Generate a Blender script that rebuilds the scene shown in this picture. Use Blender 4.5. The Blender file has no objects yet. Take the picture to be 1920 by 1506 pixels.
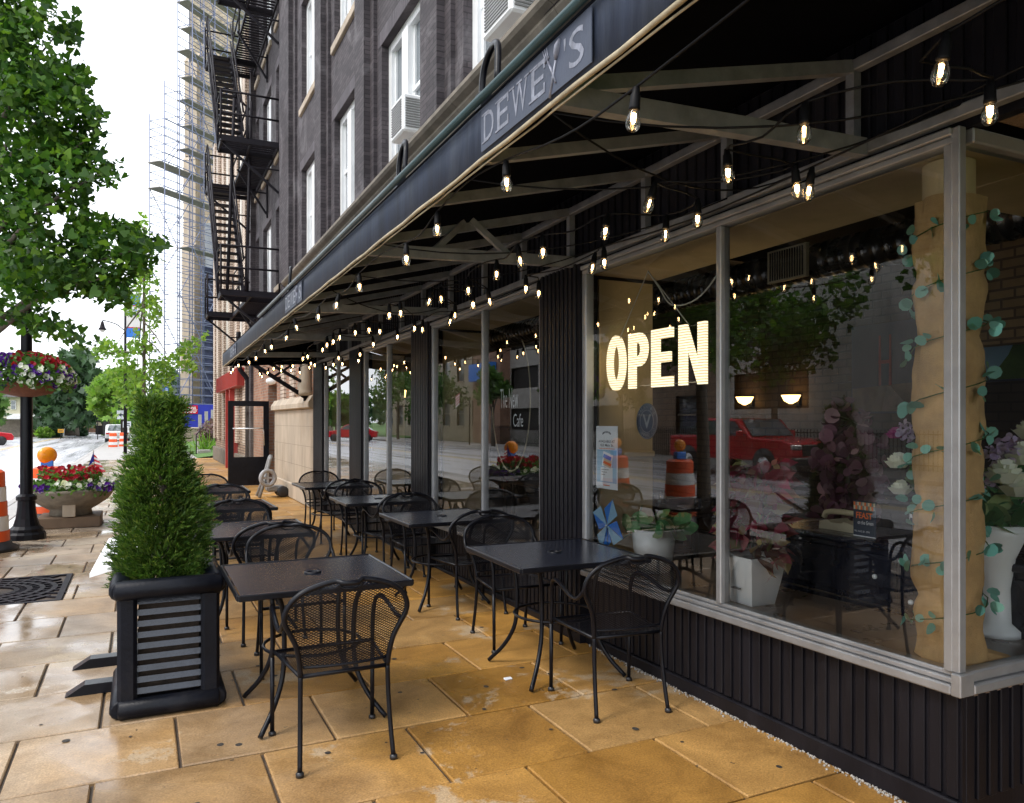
import bpy, math, random
import numpy as np
from mathutils import Vector, Matrix

random.seed(7); RNG = np.random.default_rng(7)
S = bpy.context.scene; C = S.collection; R = math.radians; PI = math.pi

# ---------------------------------------------------------------- camera
YAW = R(25.76); F = 1440.0; H = 1.6          # yaw to the right of the facade direction (+Y), focal length in photo pixels
cd = bpy.data.cameras.new("camera"); cam = bpy.data.objects.new("camera", cd); C.objects.link(cam)
cam.location = (0, 0, H); cam.rotation_euler = (R(90), 0, -YAW)
cd.sensor_width = 36; cd.lens = 36 * F / 1920; cd.shift_y = 37 / 1920; cd.clip_start = .05; cd.clip_end = 3000
S.camera = cam
# ---------------------------------------------------------------- sky and sun (overcast after rain)
W = bpy.data.worlds.new("World"); S.world = W; W.use_nodes = True
nt = W.node_tree; nt.nodes.clear()
sk = nt.nodes.new("ShaderNodeTexSky"); sk.sky_type = 'NISHITA'; sk.sun_disc = False
SUN_EL, SUN_AZ = 52, 262                       # azimuth clockwise from +Y
sk.sun_elevation = R(SUN_EL); sk.sun_rotation = R(SUN_AZ); sk.air_density = 1.2; sk.dust_density = 4; sk.ozone_density = 1
mx = nt.nodes.new("ShaderNodeMixRGB"); mx.inputs[0].default_value = .8; mx.inputs[2].default_value = (9.2, 9.6, 10.2, 1)
bg = nt.nodes.new("ShaderNodeBackground"); bg.inputs[1].default_value = .13
ou = nt.nodes.new("ShaderNodeOutputWorld")
nt.links.new(sk.outputs[0], mx.inputs[1]); nt.links.new(mx.outputs[0], bg.inputs[0]); nt.links.new(bg.outputs[0], ou.inputs[0])
sl = bpy.data.lights.new("sun", 'SUN'); sl.energy = .9; sl.angle = R(14); sl.color = (1, .95, .88)
so = bpy.data.objects.new("sun", sl); C.objects.link(so)
el, az = R(SUN_EL), R(SUN_AZ)
so.rotation_euler = Vector((-math.sin(az) * math.cos(el), -math.cos(az) * math.cos(el), -math.sin(el))).to_track_quat('-Z', 'Y').to_euler()
S.view_settings.view_transform = 'Standard'; S.view_settings.look = 'None'; S.view_settings.exposure = 1.05; S.view_settings.gamma = 1
S.cycles.use_denoising = True; S.cycles.max_bounces = 10; S.cycles.transparent_max_bounces = 40; S.cycles.sample_clamp_indirect = 6
S.cycles.caustics_reflective = False; S.cycles.caustics_refractive = False

# ---------------------------------------------------------------- helpers
def ray(u, v):                                 # photo pixel -> (dx,dy,dz) per metre of depth
    r = (u - 960) / F; k = (790 - v) / F
    return (math.sin(YAW) + r * math.cos(YAW), math.cos(YAW) - r * math.sin(YAW), k)
def on_z(u, v, z):
    a, b, k = ray(u, v); d = (z - H) / k; return (a * d, b * d, z)
def on_x(u, v, x):
    a, b, k = ray(u, v); d = x / a; return (x, b * d, H + k * d)
def on_y(u, v, y):
    a, b, k = ray(u, v); d = y / b; return (a * d, y, H + k * d)

def tag(o, label=None, cat=None, group=None, kind=None):
    if label: o['label'] = label
    if cat: o['category'] = cat
    if group: o['group'] = group
    if kind: o['kind'] = kind
    return o
def thing(name, label, cat, loc=(0, 0, 0), rz=0, group=None, kind=None):
    o = bpy.data.objects.new(name, None); C.objects.link(o); o.empty_display_size = .1
    o.location = loc; o.rotation_euler = (0, 0, rz)
    return tag(o, label, cat, group, kind)
def copy_tree(o, parent=None):
    c = o.copy(); C.objects.link(c)
    if parent: c.parent = parent
    for ch in list(o.children): copy_tree(ch, c)
    return c

SH = 0
class MB:
    def __init__(s): s.v = []; s.f = []; s.m = []; s.s = []; s.uv = []
    def add(s, vs, fs, mi=0, sm=False, uvs=None):
        b = len(s.v); s.v.extend([tuple(p) for p in vs])
        for i, f in enumerate(fs):
            s.f.append(tuple(b + k for k in f)); s.m.append(mi); s.s.append(sm); s.uv.append(uvs[i] if uvs else None)
        return s
    def quad(s, a, b, c, d, mi=0, uv=None): return s.add([a, b, c, d], [(0, 1, 2, 3)], mi, False, [uv] if uv else None)
    def box(s, x0, y0, z0, x1, y1, z1, mi=0, bev=0):
        if x0 > x1: x0, x1 = x1, x0
        if y0 > y1: y0, y1 = y1, y0
        if z0 > z1: z0, z1 = z1, z0
        if not bev:
            return s.add([(x0, y0, z0), (x1, y0, z0), (x1, y1, z0), (x0, y1, z0), (x0, y0, z1), (x1, y0, z1), (x1, y1, z1), (x0, y1, z1)],
                         [(0, 3, 2, 1), (4, 5, 6, 7), (0, 1, 5, 4), (1, 2, 6, 5), (2, 3, 7, 6), (3, 0, 4, 7)], mi)
        b = min(bev, (x1 - x0) * .45, (y1 - y0) * .45, (z1 - z0) * .45); X = (x0, x1); Y = (y0, y1); Z = (z0, z1)
        vs = []; ix = {}
        for i in (0, 1):
            for j in (0, 1):
                for k in (0, 1):
                    sx, sy, sz = (1 if i == 0 else -1) * b, (1 if j == 0 else -1) * b, (1 if k == 0 else -1) * b
                    for ax, p in enumerate(((X[i], Y[j] + sy, Z[k] + sz), (X[i] + sx, Y[j], Z[k] + sz), (X[i] + sx, Y[j] + sy, Z[k]))):
                        ix[(i, j, k, ax)] = len(vs); vs.append(p)
        fs = []
        for a in (0, 1):
            fs.append([ix[(a, j, k, 0)] for j, k in ((0, 0), (1, 0), (1, 1), (0, 1))])
            fs.append([ix[(i, a, k, 1)] for i, k in ((0, 0), (1, 0), (1, 1), (0, 1))])
            fs.append([ix[(i, j, a, 2)] for i, j in ((0, 0), (1, 0), (1, 1), (0, 1))])
            for c in (0, 1):
                fs.append([ix[(0, a, c, 1)], ix[(1, a, c, 1)], ix[(1, a, c, 2)], ix[(0, a, c, 2)]])
                fs.append([ix[(a, 0, c, 0)], ix[(a, 1, c, 0)], ix[(a, 1, c, 2)], ix[(a, 0, c, 2)]])
                fs.append([ix[(a, c, 0, 0)], ix[(a, c, 1, 0)], ix[(a, c, 1, 1)], ix[(a, c, 0, 1)]])
                for e in (0, 1): fs.append([ix[(a, c, e, 0)], ix[(a, c, e, 1)], ix[(a, c, e, 2)]])
        cx, cy, cz = (x0 + x1) / 2, (y0 + y1) / 2, (z0 + z1) / 2; out = []
        for f in fs:                            # make all faces point outwards
            p = [Vector(vs[k]) for k in f]; n = (p[1] - p[0]).cross(p[2] - p[0]); m = sum(p, Vector()) / len(p) - Vector((cx, cy, cz))
            out.append(f if n.dot(m) > 0 else f[::-1])
        return s.add(vs, out, mi)
    def tube(s, pts, r, n=8, mi=0, closed=False, cap=True, flat=None):
        P = [Vector(p) for p in pts]; N = len(P); rs = r if isinstance(r, (list, tuple)) else [r] * N
        T = []
        for i in range(N):
            a = P[(i - 1) % N] if (closed or i > 0) else P[i]; b = P[(i + 1) % N] if (closed or i < N - 1) else P[i]
            t = b - a; T.append(t.normalized() if t.length > 1e-9 else Vector((0, 0, 1)))
        up = Vector((0, 0, 1)) if abs(T[0].z) < .9 else Vector((0, 1, 0))
        u = (up - T[0] * up.dot(T[0])).normalized(); vs = []
        for i in range(N):
            u = u - T[i] * u.dot(T[i])
            u = u.normalized() if u.length > 1e-6 else T[i].orthogonal().normalized()
            w = T[i].cross(u)
            for k in range(n):
                a = 2 * PI * (k + .5) / n; q = P[i] + (u * math.cos(a) * (flat or 1) + w * math.sin(a)) * rs[i]; vs.append(q)
        fs = []
        for i in range(N if closed else N - 1):
            j = (i + 1) % N
            for k in range(n): fs.append((i * n + k, i * n + (k + 1) % n, j * n + (k + 1) % n, j * n + k))
        s.add(vs, fs, mi, n > 4)
        if cap and not closed:
            b = len(s.v) - len(vs)
            for q in (list(range(n))[::-1], [(N - 1) * n + k for k in range(n)]):
                s.f.append(tuple(b + k for k in q)); s.m.append(mi); s.s.append(False); s.uv.append(None)
        return s
    def lathe(s, prof, c=(0, 0, 0), n=24, mi=0, sm=True, sx=1, sy=1):
        vs = [(c[0] + r * math.cos(2 * PI * k / n) * sx, c[1] + r * math.sin(2 * PI * k / n) * sy, c[2] + z) for r, z in prof for k in range(n)]
        fs = [(i * n + k, i * n + (k + 1) % n, (i + 1) * n + (k + 1) % n, (i + 1) * n + k) for i in range(len(prof) - 1) for k in range(n)]
        return s.add(vs, fs, mi, sm)
    def prism(s, poly, ax, a0, a1, mi=0):       # poly in the two other axes, in order
        def p(q, a): return {'x': (a, q[0], q[1]), 'y': (q[0], a, q[1]), 'z': (q[0], q[1], a)}[ax]
        n = len(poly); vs = [p(q, a0) for q in poly] + [p(q, a1) for q in poly]
        area = sum(poly[i][0] * poly[(i + 1) % n][1] - poly[(i + 1) % n][0] * poly[i][1] for i in range(n))
        fs = [tuple(range(n))[::-1], tuple(range(n, 2 * n))] + [(i, (i + 1) % n, n + (i + 1) % n, n + i) for i in range(n)]
        flip = (area < 0) != (ax == 'y') != (a1 < a0)
        return s.add(vs, [f[::-1] for f in fs] if flip else fs, mi)
    def ball(s, c, r, n=10, m=7, mi=0, sz=1):
        return s.lathe([(max(1e-4, r * math.sin(PI * i / m)), -r * sz * math.cos(PI * i / m)) for i in range(m + 1)], c, n, mi)
    def text(s, t, o, right, up, w=None, h=.1, depth=0, mi=0, bold=0):
        cu = bpy.data.curves.new("lettering", 'FONT'); cu.body = t; cu.offset = bold; cu.resolution_u = 3; cu.extrude = .02 if depth else 0
        ob = bpy.data.objects.new("lettering", cu); C.objects.link(ob)
        dg = bpy.context.evaluated_depsgraph_get(); me = bpy.data.meshes.new_from_object(ob.evaluated_get(dg))
        bpy.data.objects.remove(ob)
        co = [v.co.copy() for v in me.vertices]
        if co:
            x0 = min(c.x for c in co); x1 = max(c.x for c in co); y0 = min(c.y for c in co); y1 = max(c.y for c in co)
            ky = h / max(1e-6, y1 - y0); kx = (w / max(1e-6, x1 - x0)) if w else ky
            o, right, up = Vector(o), Vector(right).normalized(), Vector(up).normalized(); nn = right.cross(up)
            s.add([o + right * (c.x - x0) * kx + up * (c.y - y0) * ky + nn * (c.z / .02 * depth if depth else 0) for c in co],
                  [tuple(p.vertices) for p in me.polygons], mi)
        bpy.data.meshes.remove(me)
        return s
    def build(s, name, mats, parent=None, w=False):
        off = Vector(); q = parent if w else None
        while q: off = off + Vector(q.location); q = q.parent
        if SH and w: s.v = [(x, y, z - SH * (y - 2.3)) for x, y, z in s.v]     # the shopfront falls slightly against the rising pavement
        me = bpy.data.meshes.new(name); me.from_pydata([tuple(Vector(p) - off) for p in s.v] if off.length else s.v, [], s.f)
        if not isinstance(mats, (list, tuple)): mats = [mats]
        for m in mats: me.materials.append(m)
        me.polygons.foreach_set('material_index', s.m); me.polygons.foreach_set('use_smooth', s.s)
        if any(u is not None for u in s.uv):
            l = me.uv_layers.new(name="UVMap").data; k = 0
            for f, u in zip(s.f, s.uv):
                for j in range(len(f)):
                    if u: l[k].uv = u[j]
                    k += 1
        me.update()
        o = bpy.data.objects.new(name, me); C.objects.link(o)
        if parent: o.parent = parent
        return o

def spline(pts, n=6):                            # Catmull-Rom through points
    P = [Vector(p) for p in pts]; P = [P[0] * 2 - P[1]] + P + [P[-1] * 2 - P[-2]]; out = []
    for i in range(1, len(P) - 2):
        a, b, c, d = P[i - 1:i + 3]
        for k in range(n):
            t = k / n; out.append(.5 * ((2 * b) + (c - a) * t + (2 * a - 5 * b + 4 * c - d) * t * t + (3 * b - a - 3 * c + d) * t ** 3))
    out.append(P[-2]); return out

def leaves(name, P, size, shape, m, parent=None, up=0, w=True, svar=.35, kind=None, out=None, flat=0):
    # one leaf polygon per point of P; up: how far the leaf normals lean upwards, out: preferred tip directions (N,3)
    P = np.asarray(P, float).reshape(-1, 3); n = len(P); k = len(shape); sh = np.asarray(shape, float)
    nn = RNG.normal(size=(n, 3)); nn /= np.linalg.norm(nn, axis=1)[:, None]; nn[:, 2] += up; nn /= np.linalg.norm(nn, axis=1)[:, None]
    t = RNG.normal(size=(n, 3)) if out is None else np.asarray(out) + RNG.normal(size=(n, 3)) * .45
    t -= nn * (t * nn).sum(1)[:, None]; t /= np.linalg.norm(t, axis=1)[:, None] + 1e-9; b = np.cross(nn, t)
    s = (np.asarray(size) * (1 + svar * RNG.uniform(-1, 1, n)))[:, None, None]
    V = P[:, None, :] + s * (sh[None, :, 0:1] * b[:, None, :] + sh[None, :, 1:2] * t[:, None, :] + (sh[None, :, 0:1] ** 2) * .5 * nn[:, None, :])
    off = Vector(); q = parent if w else None
    while q: off = off + Vector(q.location); q = q.parent
    V = V.reshape(-1, 3) - np.array(off)
    me = bpy.data.meshes.new(name); me.vertices.add(n * k); me.vertices.foreach_set('co', V.ravel())
    me.loops.add(n * k); me.loops.foreach_set('vertex_index', np.arange(n * k)); me.polygons.add(n)
    me.polygons.foreach_set('loop_start', np.arange(n) * k); me.polygons.foreach_set('loop_total', np.full(n, k)); me.update(calc_edges=True)
    me.materials.append(m); o = bpy.data.objects.new(name, me); C.objects.link(o)
    if parent: o.parent = parent
    if kind: o['kind'] = kind
    return o
def blob(c, r, n, shell=.35):                    # n points in a ball of radius r (scalar or 3), denser towards the outside
    d = RNG.normal(size=(n, 3)); d /= np.linalg.norm(d, axis=1)[:, None]
    return np.asarray(c) + d * (RNG.uniform(shell, 1, n) ** .6)[:, None] * np.asarray(r)
FAN = [(0, 0), (.30, .38), (.52, .78), (.26, .98), (.04, .82), (-.04, .82), (-.26, .98), (-.52, .78), (-.30, .38)]
OVAL = [(0, 0), (.3, .25), (.36, .55), (.2, .85), (0, 1), (-.2, .85), (-.36, .55), (-.3, .25)]
ROUND = [(.5 * math.cos(2 * PI * k / 9), .5 + .5 * math.sin(2 * PI * k / 9)) for k in range(9)]
SPRAY = [(0, 0), (.03, .22), (.17, .44), (.05, .38), (.20, .66), (.05, .56), (.16, .86), (.04, .74), (0, 1), (-.04, .72), (-.18, .80), (-.05, .52), (-.21, .60), (-.05, .34), (-.15, .38), (-.03, .18)]
CLUMP = [(0, 0), (.4, .1), (.25, .35), (.55, .5), (.2, .6), (.3, .95), (0, .75), (-.25, 1), (-.2, .6), (-.5, .55), (-.25, .3), (-.45, .05)]

# ---------------------------------------------------------------- materials
def nodes(name):
    m = bpy.data.materials.new(name); m.use_nodes = True; t = m.node_tree
    return m, t, t.nodes["Principled BSDF"], t.nodes["Material Output"]
def N(t, kind, **kw):
    n = t.nodes.new("ShaderNode" + kind)
    for k, v in kw.items():
        if k.startswith('i'): n.inputs[int(k[1:])].default_value = v
        else: setattr(n, k, v)
    return n
def math_(t, op, a, b=None):
    n = t.nodes.new("ShaderNodeMath"); n.operation = op
    for i, x in enumerate((a, b)):
        if x is None: continue
        if isinstance(x, (int, float)): n.inputs[i].default_value = x
        else: t.links.new(x, n.inputs[i])
    return n.outputs[0]
def mixc(t, f, a, b, mode='MIX'):
    n = t.nodes.new("ShaderNodeMixRGB"); n.blend_type = mode
    for i, x in enumerate((f, a, b)):
        if isinstance(x, (int, float)): n.inputs[i].default_value = x
        elif isinstance(x, (tuple, list)): n.inputs[i].default_value = (*x[:3], 1)
        else: t.links.new(x, n.inputs[i])
    return n.outputs[0]
def noise(t, scale, detail=4, rough=.55, vec=None, dist=0):
    n = N(t, "TexNoise"); n.inputs['Scale'].default_value = scale; n.inputs['Detail'].default_value = detail
    n.inputs['Roughness'].default_value = rough; n.inputs['Distortion'].default_value = dist
    if vec is None: vec = N(t, "TexCoord").outputs['Object']
    t.links.new(vec, n.inputs['Vector']); return n.outputs[0]
def ramp(t, f, a, b):
    n = t.nodes.new("ShaderNodeMapRange"); t.links.new(f, n.inputs[0]); n.inputs[1].default_value = a; n.inputs[2].default_value = b
    return n.outputs[0]
def scl(c, k): return tuple(min(1, x * k) for x in c)
def mat(name, col, rough=.5, metal=0, var=.15, scale=5, bump=0, bscale=50, dirt=None, dirtamt=.3, rvar=.12, spec=.5, stretch=None, island=0):
    m, t, p, o = nodes(name)
    tc = N(t, "TexCoord").outputs['Object']
    if stretch:
        mp = N(t, "Mapping"); mp.inputs['Scale'].default_value = stretch; t.links.new(tc, mp.inputs[0]); vec = mp.outputs[0]
    else: vec = tc
    f = noise(t, scale, 5, .6, vec)
    c = mixc(t, ramp(t, f, .3, .7), scl(col, 1 - var), scl(col, 1 + var))
    if dirt:
        g = ramp(t, noise(t, scale * .45, 6, .7, vec, .5), .52, .72); c = mixc(t, math_(t, 'MULTIPLY', g, dirtamt), c, dirt)
    if island:
        ge = N(t, "NewGeometry"); c = mixc(t, 1, c, mixc(t, ge.outputs['Random Per Island'], (1 - island,) * 3, (1 + island,) * 3), 'MULTIPLY')
    t.links.new(c, p.inputs['Base Color']); p.inputs['Metallic'].default_value = metal; p.inputs['Specular IOR Level'].default_value = spec
    t.links.new(math_(t, 'ADD', math_(t, 'MULTIPLY', f, 2 * rvar), rough - rvar), p.inputs['Roughness'])
    if bump:
        b = N(t, "Bump"); b.inputs['Strength'].default_value = bump; b.inputs['Distance'].default_value = .01
        t.links.new(noise(t, bscale, 4, .6, vec), b.inputs['Height']); t.links.new(b.outputs[0], p.inputs['Normal'])
    return m
def brick(name, c1, c2, mortar, bw=.21, bh=.07, ms=.007, rough=.8, bump=.5, stain=None, off=.5):
    m, t, p, o = nodes(name)
    tc = N(t, "TexCoord").outputs['Object']; sp = N(t, "SeparateXYZ"); t.links.new(tc, sp.inputs[0])
    cb = N(t, "CombineXYZ"); t.links.new(math_(t, 'ADD', sp.outputs[0], sp.outputs[1]), cb.inputs[0]); t.links.new(sp.outputs[2], cb.inputs[1])
    b = N(t, "TexBrick"); t.links.new(cb.outputs[0], b.inputs['Vector']); b.offset = off
    b.inputs['Color1'].default_value = (*c1, 1); b.inputs['Color2'].default_value = (*c2, 1); b.inputs['Mortar'].default_value = (*mortar, 1)
    b.inputs['Scale'].default_value = 1; b.inputs['Mortar Size'].default_value = ms; b.inputs['Brick Width'].default_value = bw; b.inputs['Row Height'].default_value = bh
    f = noise(t, 1.3, 6, .65, tc); c = mixc(t, 1, b.outputs[0], mixc(t, ramp(t, f, .3, .7), (.72,) * 3, (1.3,) * 3), 'MULTIPLY')
    if stain: c = mixc(t, math_(t, 'MULTIPLY', ramp(t, noise(t, .9, 6, .7, tc, 1), .52, .75), .55), c, stain)
    t.links.new(c, p.inputs['Base Color']); p.inputs['Roughness'].default_value = rough; p.inputs['Specular IOR Level'].default_value = .3
    bp = N(t, "Bump"); bp.inputs['Strength'].default_value = bump; bp.inputs['Distance'].default_value = .008; bp.invert = True
    t.links.new(math_(t, 'ADD', b.outputs['Fac'], math_(t, 'MULTIPLY', noise(t, 40, 3, .6, tc), .3)), bp.inputs['Height']); t.links.new(bp.outputs[0], p.inputs['Normal'])
    return m
def glassmat(name, ior=1.6, tint=(.96, .98, .97), rough=0, base=0):
    m, t, p, o = nodes(name); t.nodes.remove(p)
    fr = N(t, "Fresnel"); fr.inputs[0].default_value = ior; tr = N(t, "BsdfTransparent"); tr.inputs[0].default_value = (*tint, 1)
    gl = N(t, "BsdfGlossy"); gl.inputs['Roughness'].default_value = rough; ms = N(t, "MixShader")
    ge = N(t, "NewGeometry"); bpv = math_(t, 'ADD', math_(t, 'MULTIPLY', fr.outputs[0], 1.6), base); bpv = math_(t, 'MINIMUM', bpv, .95)
    t.links.new(bpv, ms.inputs[0]); t.links.new(tr.outputs[0], ms.inputs[1]); t.links.new(gl.outputs[0], ms.inputs[2]); res = ms.outputs[0]
    if base:                                    # thin film of dust and dried drops, faintly wavy panes
        df = N(t, "BsdfDiffuse"); df.inputs[0].default_value = (.55, .54, .52, 1); m2 = N(t, "MixShader"); tc = N(t, "TexCoord").outputs['Object']
        mp = N(t, "Mapping"); mp.inputs['Scale'].default_value = (1, 1, .3); t.links.new(tc, mp.inputs[0])
        t.links.new(math_(t, 'MULTIPLY', ramp(t, noise(t, 3.5, 7, .7, mp.outputs[0], .8), .45, .85), .022), m2.inputs[0]); t.links.new(res, m2.inputs[1]); t.links.new(df.outputs[0], m2.inputs[2]); res = m2.outputs[0]
        b = N(t, "Bump"); b.inputs['Strength'].default_value = .012; b.inputs['Distance'].default_value = .02; t.links.new(noise(t, 1.1, 1, .4, tc), b.inputs['Height']); t.links.new(b.outputs[0], gl.inputs['Normal'])
    t.links.new(res, o.inputs[0])
    return m
def emis(name, col, st, sample=False):
    m, t, p, o = nodes(name); p.inputs['Base Color'].default_value = (*scl(col, .4), 1)
    p.inputs['Emission Color'].default_value = (*col, 1); p.inputs['Emission Strength'].default_value = st
    if not sample: m.cycles.emission_sampling = 'NONE'
    return m
def leafmat(name, a, b, c=None, trans=.35, rough=.45):
    m, t, p, o = nodes(name); ge = N(t, "NewGeometry"); r = ge.outputs['Random Per Island']
    col = mixc(t, r, a, b)
    if c: col = mixc(t, ramp(t, math_(t, 'FRACT', math_(t, 'MULTIPLY', r, 7.3)), .7, 1), col, c)
    f = ramp(t, noise(t, 2.5, 2), .35, .65); col = mixc(t, 1, col, mixc(t, f, (.75,) * 3, (1.25,) * 3), 'MULTIPLY')
    t.links.new(col, p.inputs['Base Color']); p.inputs['Roughness'].default_value = rough; p.inputs['Specular IOR Level'].default_value = .3
    tl = N(t, "BsdfTranslucent"); t.links.new(mixc(t, 1, col, (1.2, 1.3, .6), 'MULTIPLY'), tl.inputs[0]); ms = N(t, "MixShader"); ms.inputs[0].default_value = trans
    t.links.new(p.outputs[0], ms.inputs[1]); t.links.new(tl.outputs[0], ms.inputs[2]); t.links.new(ms.outputs[0], o.inputs[0])
    return m
def lattice(name, col, px, py, wire, rough=.4, spec=.25):  # expanded metal: diamonds cut through the sheet, UV in metres
    m, t, p, o = nodes(name); uv = N(t, "UVMap"); sp = N(t, "SeparateXYZ"); t.links.new(uv.outputs[0], sp.inputs[0])
    a = math_(t, 'DIVIDE', sp.outputs[0], px); b = math_(t, 'DIVIDE', sp.outputs[1], py); w = []
    for q in (math_(t, 'ADD', a, b), math_(t, 'SUBTRACT', a, b)):
        w.append(math_(t, 'ABSOLUTE', math_(t, 'SUBTRACT', math_(t, 'FRACT', q), .5)))
    al = math_(t, 'LESS_THAN', math_(t, 'MINIMUM', w[0], w[1]), wire)
    p.inputs['Base Color'].default_value = (*col, 1); p.inputs['Roughness'].default_value = rough; p.inputs['Specular IOR Level'].default_value = spec
    tr = N(t, "BsdfTransparent"); ms = N(t, "MixShader"); t.links.new(al, ms.inputs[0]); t.links.new(tr.outputs[0], ms.inputs[1]); t.links.new(p.outputs[0], ms.inputs[2])
    t.links.new(ms.outputs[0], o.inputs[0]); return m

M = {}
M['black'] = mat("black_metal", (.0045, .005, .008), .32, 0, .4, 9, .05, 120, (.03, .03, .035), .3, spec=.22)
M['mesh'] = lattice("expanded_metal", (.006, .006, .009), .022, .0125, .16)
M['perf'] = lattice("perforated_top", (.009, .011, .020), .060, .0125, .462, .24, .5)
M['alu'] = mat("aluminium_frame", (.36, .365, .375), .46, .6, .12, 7, .05, 60, (.25, .25, .25), .4)
M['galv'] = mat("galvanised_steel", (.25, .26, .275), .5, .5, .25, 9, .1, 80, (.14, .11, .08), .35)
M['ribbed'] = mat("black_ribbed_metal", (.009, .0085, .0115), .42, 0, .35, 4, .1, 60, (.05, .046, .05), .3, spec=.2, stretch=(1, 1, .25))
M['canvas'] = mat("black_canvas", (.0025, .003, .0055), .9, 0, .25, 6, .1, 200, spec=.03)
M['valance'] = mat("weathered_navy_canvas", (.028, .038, .066), .5, 0, .5, 7, .1, 200, (.10, .12, .16), .55, spec=.3, stretch=(1, 1, .12))
M['welt'] = mat("tan_welt", (.42, .36, .25), .7, 0, .25, 12, .1, 90, (.15, .12, .08), .5)
M['brickdark'] = brick("purple_grey_brick", (.042, .035, .040), (.076, .064, .070), (.032, .028, .031), .22, .062, .006, .75, .6, (.25, .235, .25))
M['stone'] = mat("limestone", (.42, .35, .27), .8, 0, .2, 3, .2, 30, (.30, .22, .14), .6, stretch=(1, 1, .35))
M['cornice'] = mat("weathered_cornice", (.18, .155, .125), .8, 0, .3, 4, .3, 25, (.10, .09, .07), .6)
M['white'] = mat("white_paint", (.78, .79, .80), .4, 0, .05, 5, .03, 60)
M['winglass'] = mat("window_glass_dark", (.13, .15, .17), .06, 0, .35, .6, 0, spec=1)
M['beige'] = mat("beige_plaster", (.64, .47, .26), .8, 0, .12, 4, .1, 40)
M['ledge'] = mat("brown_tile_ledge", (.19, .14, .11), .3, 0, .4, 5, .05, 40, (.32, .25, .2), .5)
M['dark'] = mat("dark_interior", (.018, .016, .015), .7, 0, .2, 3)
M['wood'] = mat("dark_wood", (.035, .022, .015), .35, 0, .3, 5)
M['navy'] = mat("navy_paint", (.007, .009, .020), .28, 0, .2, 4)
M['burlap'] = mat("burlap", (.60, .37, .16), .9, 0, .22, 7, .6, 220, (.44, .23, .08), .5)
M['rope'] = mat("white_cord", (.6, .58, .52), .7, 0)
M['cable'] = mat("black_cable", (.005, .005, .006), .5, 0, spec=.15)
M['bulbglass'] = glassmat("bulb_glass", 1.45, (1, .97, .9))
M['filament'] = emis("filament", (1, .62, .26), 16)
M['glow'] = emis("bulb_glow", (1, .80, .5), 5)
M['glass'] = glassmat("shop_glass", 1.62, base=.012)
M['opalwarm'] = emis("warm_lamp_glass", (1, .60, .22), 3.0, True)
M['concrete'] = mat("pale_concrete", (.36, .34, .32), .55, 0, .15, 2.5, .15, 60, (.2, .19, .18), .4)
M['concrete2'] = mat("grey_board_concrete", (.62, .60, .56), .85, 0, .18, 1.2, .3, 12, (.15, .14, .13), .5, stretch=(1, 1, .3))
M['bowl'] = mat("aggregate_concrete", (.21, .18, .14), .75, 0, .3, 8, .4, 90, (.09, .08, .06), .5)
M['bark'] = mat("bark", (.12, .10, .08), .9, 0, .3, 12, .6, 30, stretch=(1, 1, .3))
M['soil'] = mat("soil", (.03, .02, .014), .95, 0, .4, 20, .5, 60)
M['ginkgo'] = leafmat("ginkgo_leaf", (.024, .075, .016), (.075, .175, .022), (.15, .27, .035), .42)
M['palegreen'] = leafmat("pale_green_leaf", (.10, .22, .03), (.19, .33, .05), (.25, .36, .08), .45)
M['darkgreen'] = leafmat("dark_green_leaf", (.025, .06, .03), (.05, .10, .045), None, .25)
M['midgreen'] = leafmat("mid_green_leaf", (.045, .11, .025), (.09, .18, .04), None, .35)
M['arbor'] = leafmat("arborvitae_spray", (.030, .080, .012), (.085, .165, .022), (.20, .27, .055), .28)
M['petleaf'] = leafmat("petunia_leaf", (.06, .14, .03), (.12, .24, .05), None, .35)
M['redpet'] = leafmat("red_petal", (.28, .010, .025), (.48, .02, .04), None, .25)
M['purpet'] = leafmat("purple_petal", (.06, .012, .22), (.12, .02, .32), None, .25)
M['whitepet'] = leafmat("white_petal", (.72, .74, .7), (.85, .85, .82), None, .25)
M['lilac'] = leafmat("lilac_petal", (.45, .34, .6), (.65, .55, .75), None, .3)
M['magenta'] = leafmat("magenta_petal", (.35, .02, .22), (.5, .04, .3), None, .3)
M['plum'] = leafmat("plum_leaf", (.11, .04, .07), (.24, .10, .16), (.46, .27, .32), .3)
M['euca'] = leafmat("eucalyptus_leaf", (.14, .42, .36), (.30, .62, .54), None, .25)
M['coleus'] = leafmat("coleus_leaf", (.36, .03, .08), (.18, .08, .06), (.28, .30, .10), .2)
M['pothos'] = leafmat("pothos_leaf", (.07, .24, .09), (.16, .36, .14), (.40, .48, .20), .2)
M['orange'] = mat("barrel_orange", (.80, .10, .018), .45, 0, .08, 5)
M['retro'] = mat("reflective_white", (.75, .74, .72), .4, 0, .05, 5)
M['amber'] = mat("amber_lens", (.85, .28, .01), .2, 0, .1, 20)
M['rubber'] = mat("black_rubber", (.018, .018, .02), .35, 0, .2, 5)
M['redpaint'] = mat("red_sheet_metal", (.36, .035, .025), .5, 0, .12, 4)
M['truckred'] = mat("red_car_paint", (.55, .014, .026), .15, .1, .05, 3, rvar=.03)
M['blue'] = mat("blue_hoarding", (.012, .022, .33), .6, 0, .15, 2)
M['tanbrick'] = brick("tan_striped_brick", (.30, .21, .15), (.38, .27, .20), (.09, .065, .05), .30, .085, .012, .8, .4, off=.5)
M['palebrick'] = brick("pale_brick", (.55, .46, .38), (.62, .53, .44), (.22, .15, .11), .3, .085, .012, .8, .3)
M['redbrick'] = brick("red_brown_brick", (.26, .12, .075), (.36, .19, .12), (.28, .23, .19), .22, .075, .010, .85, .4)
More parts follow.
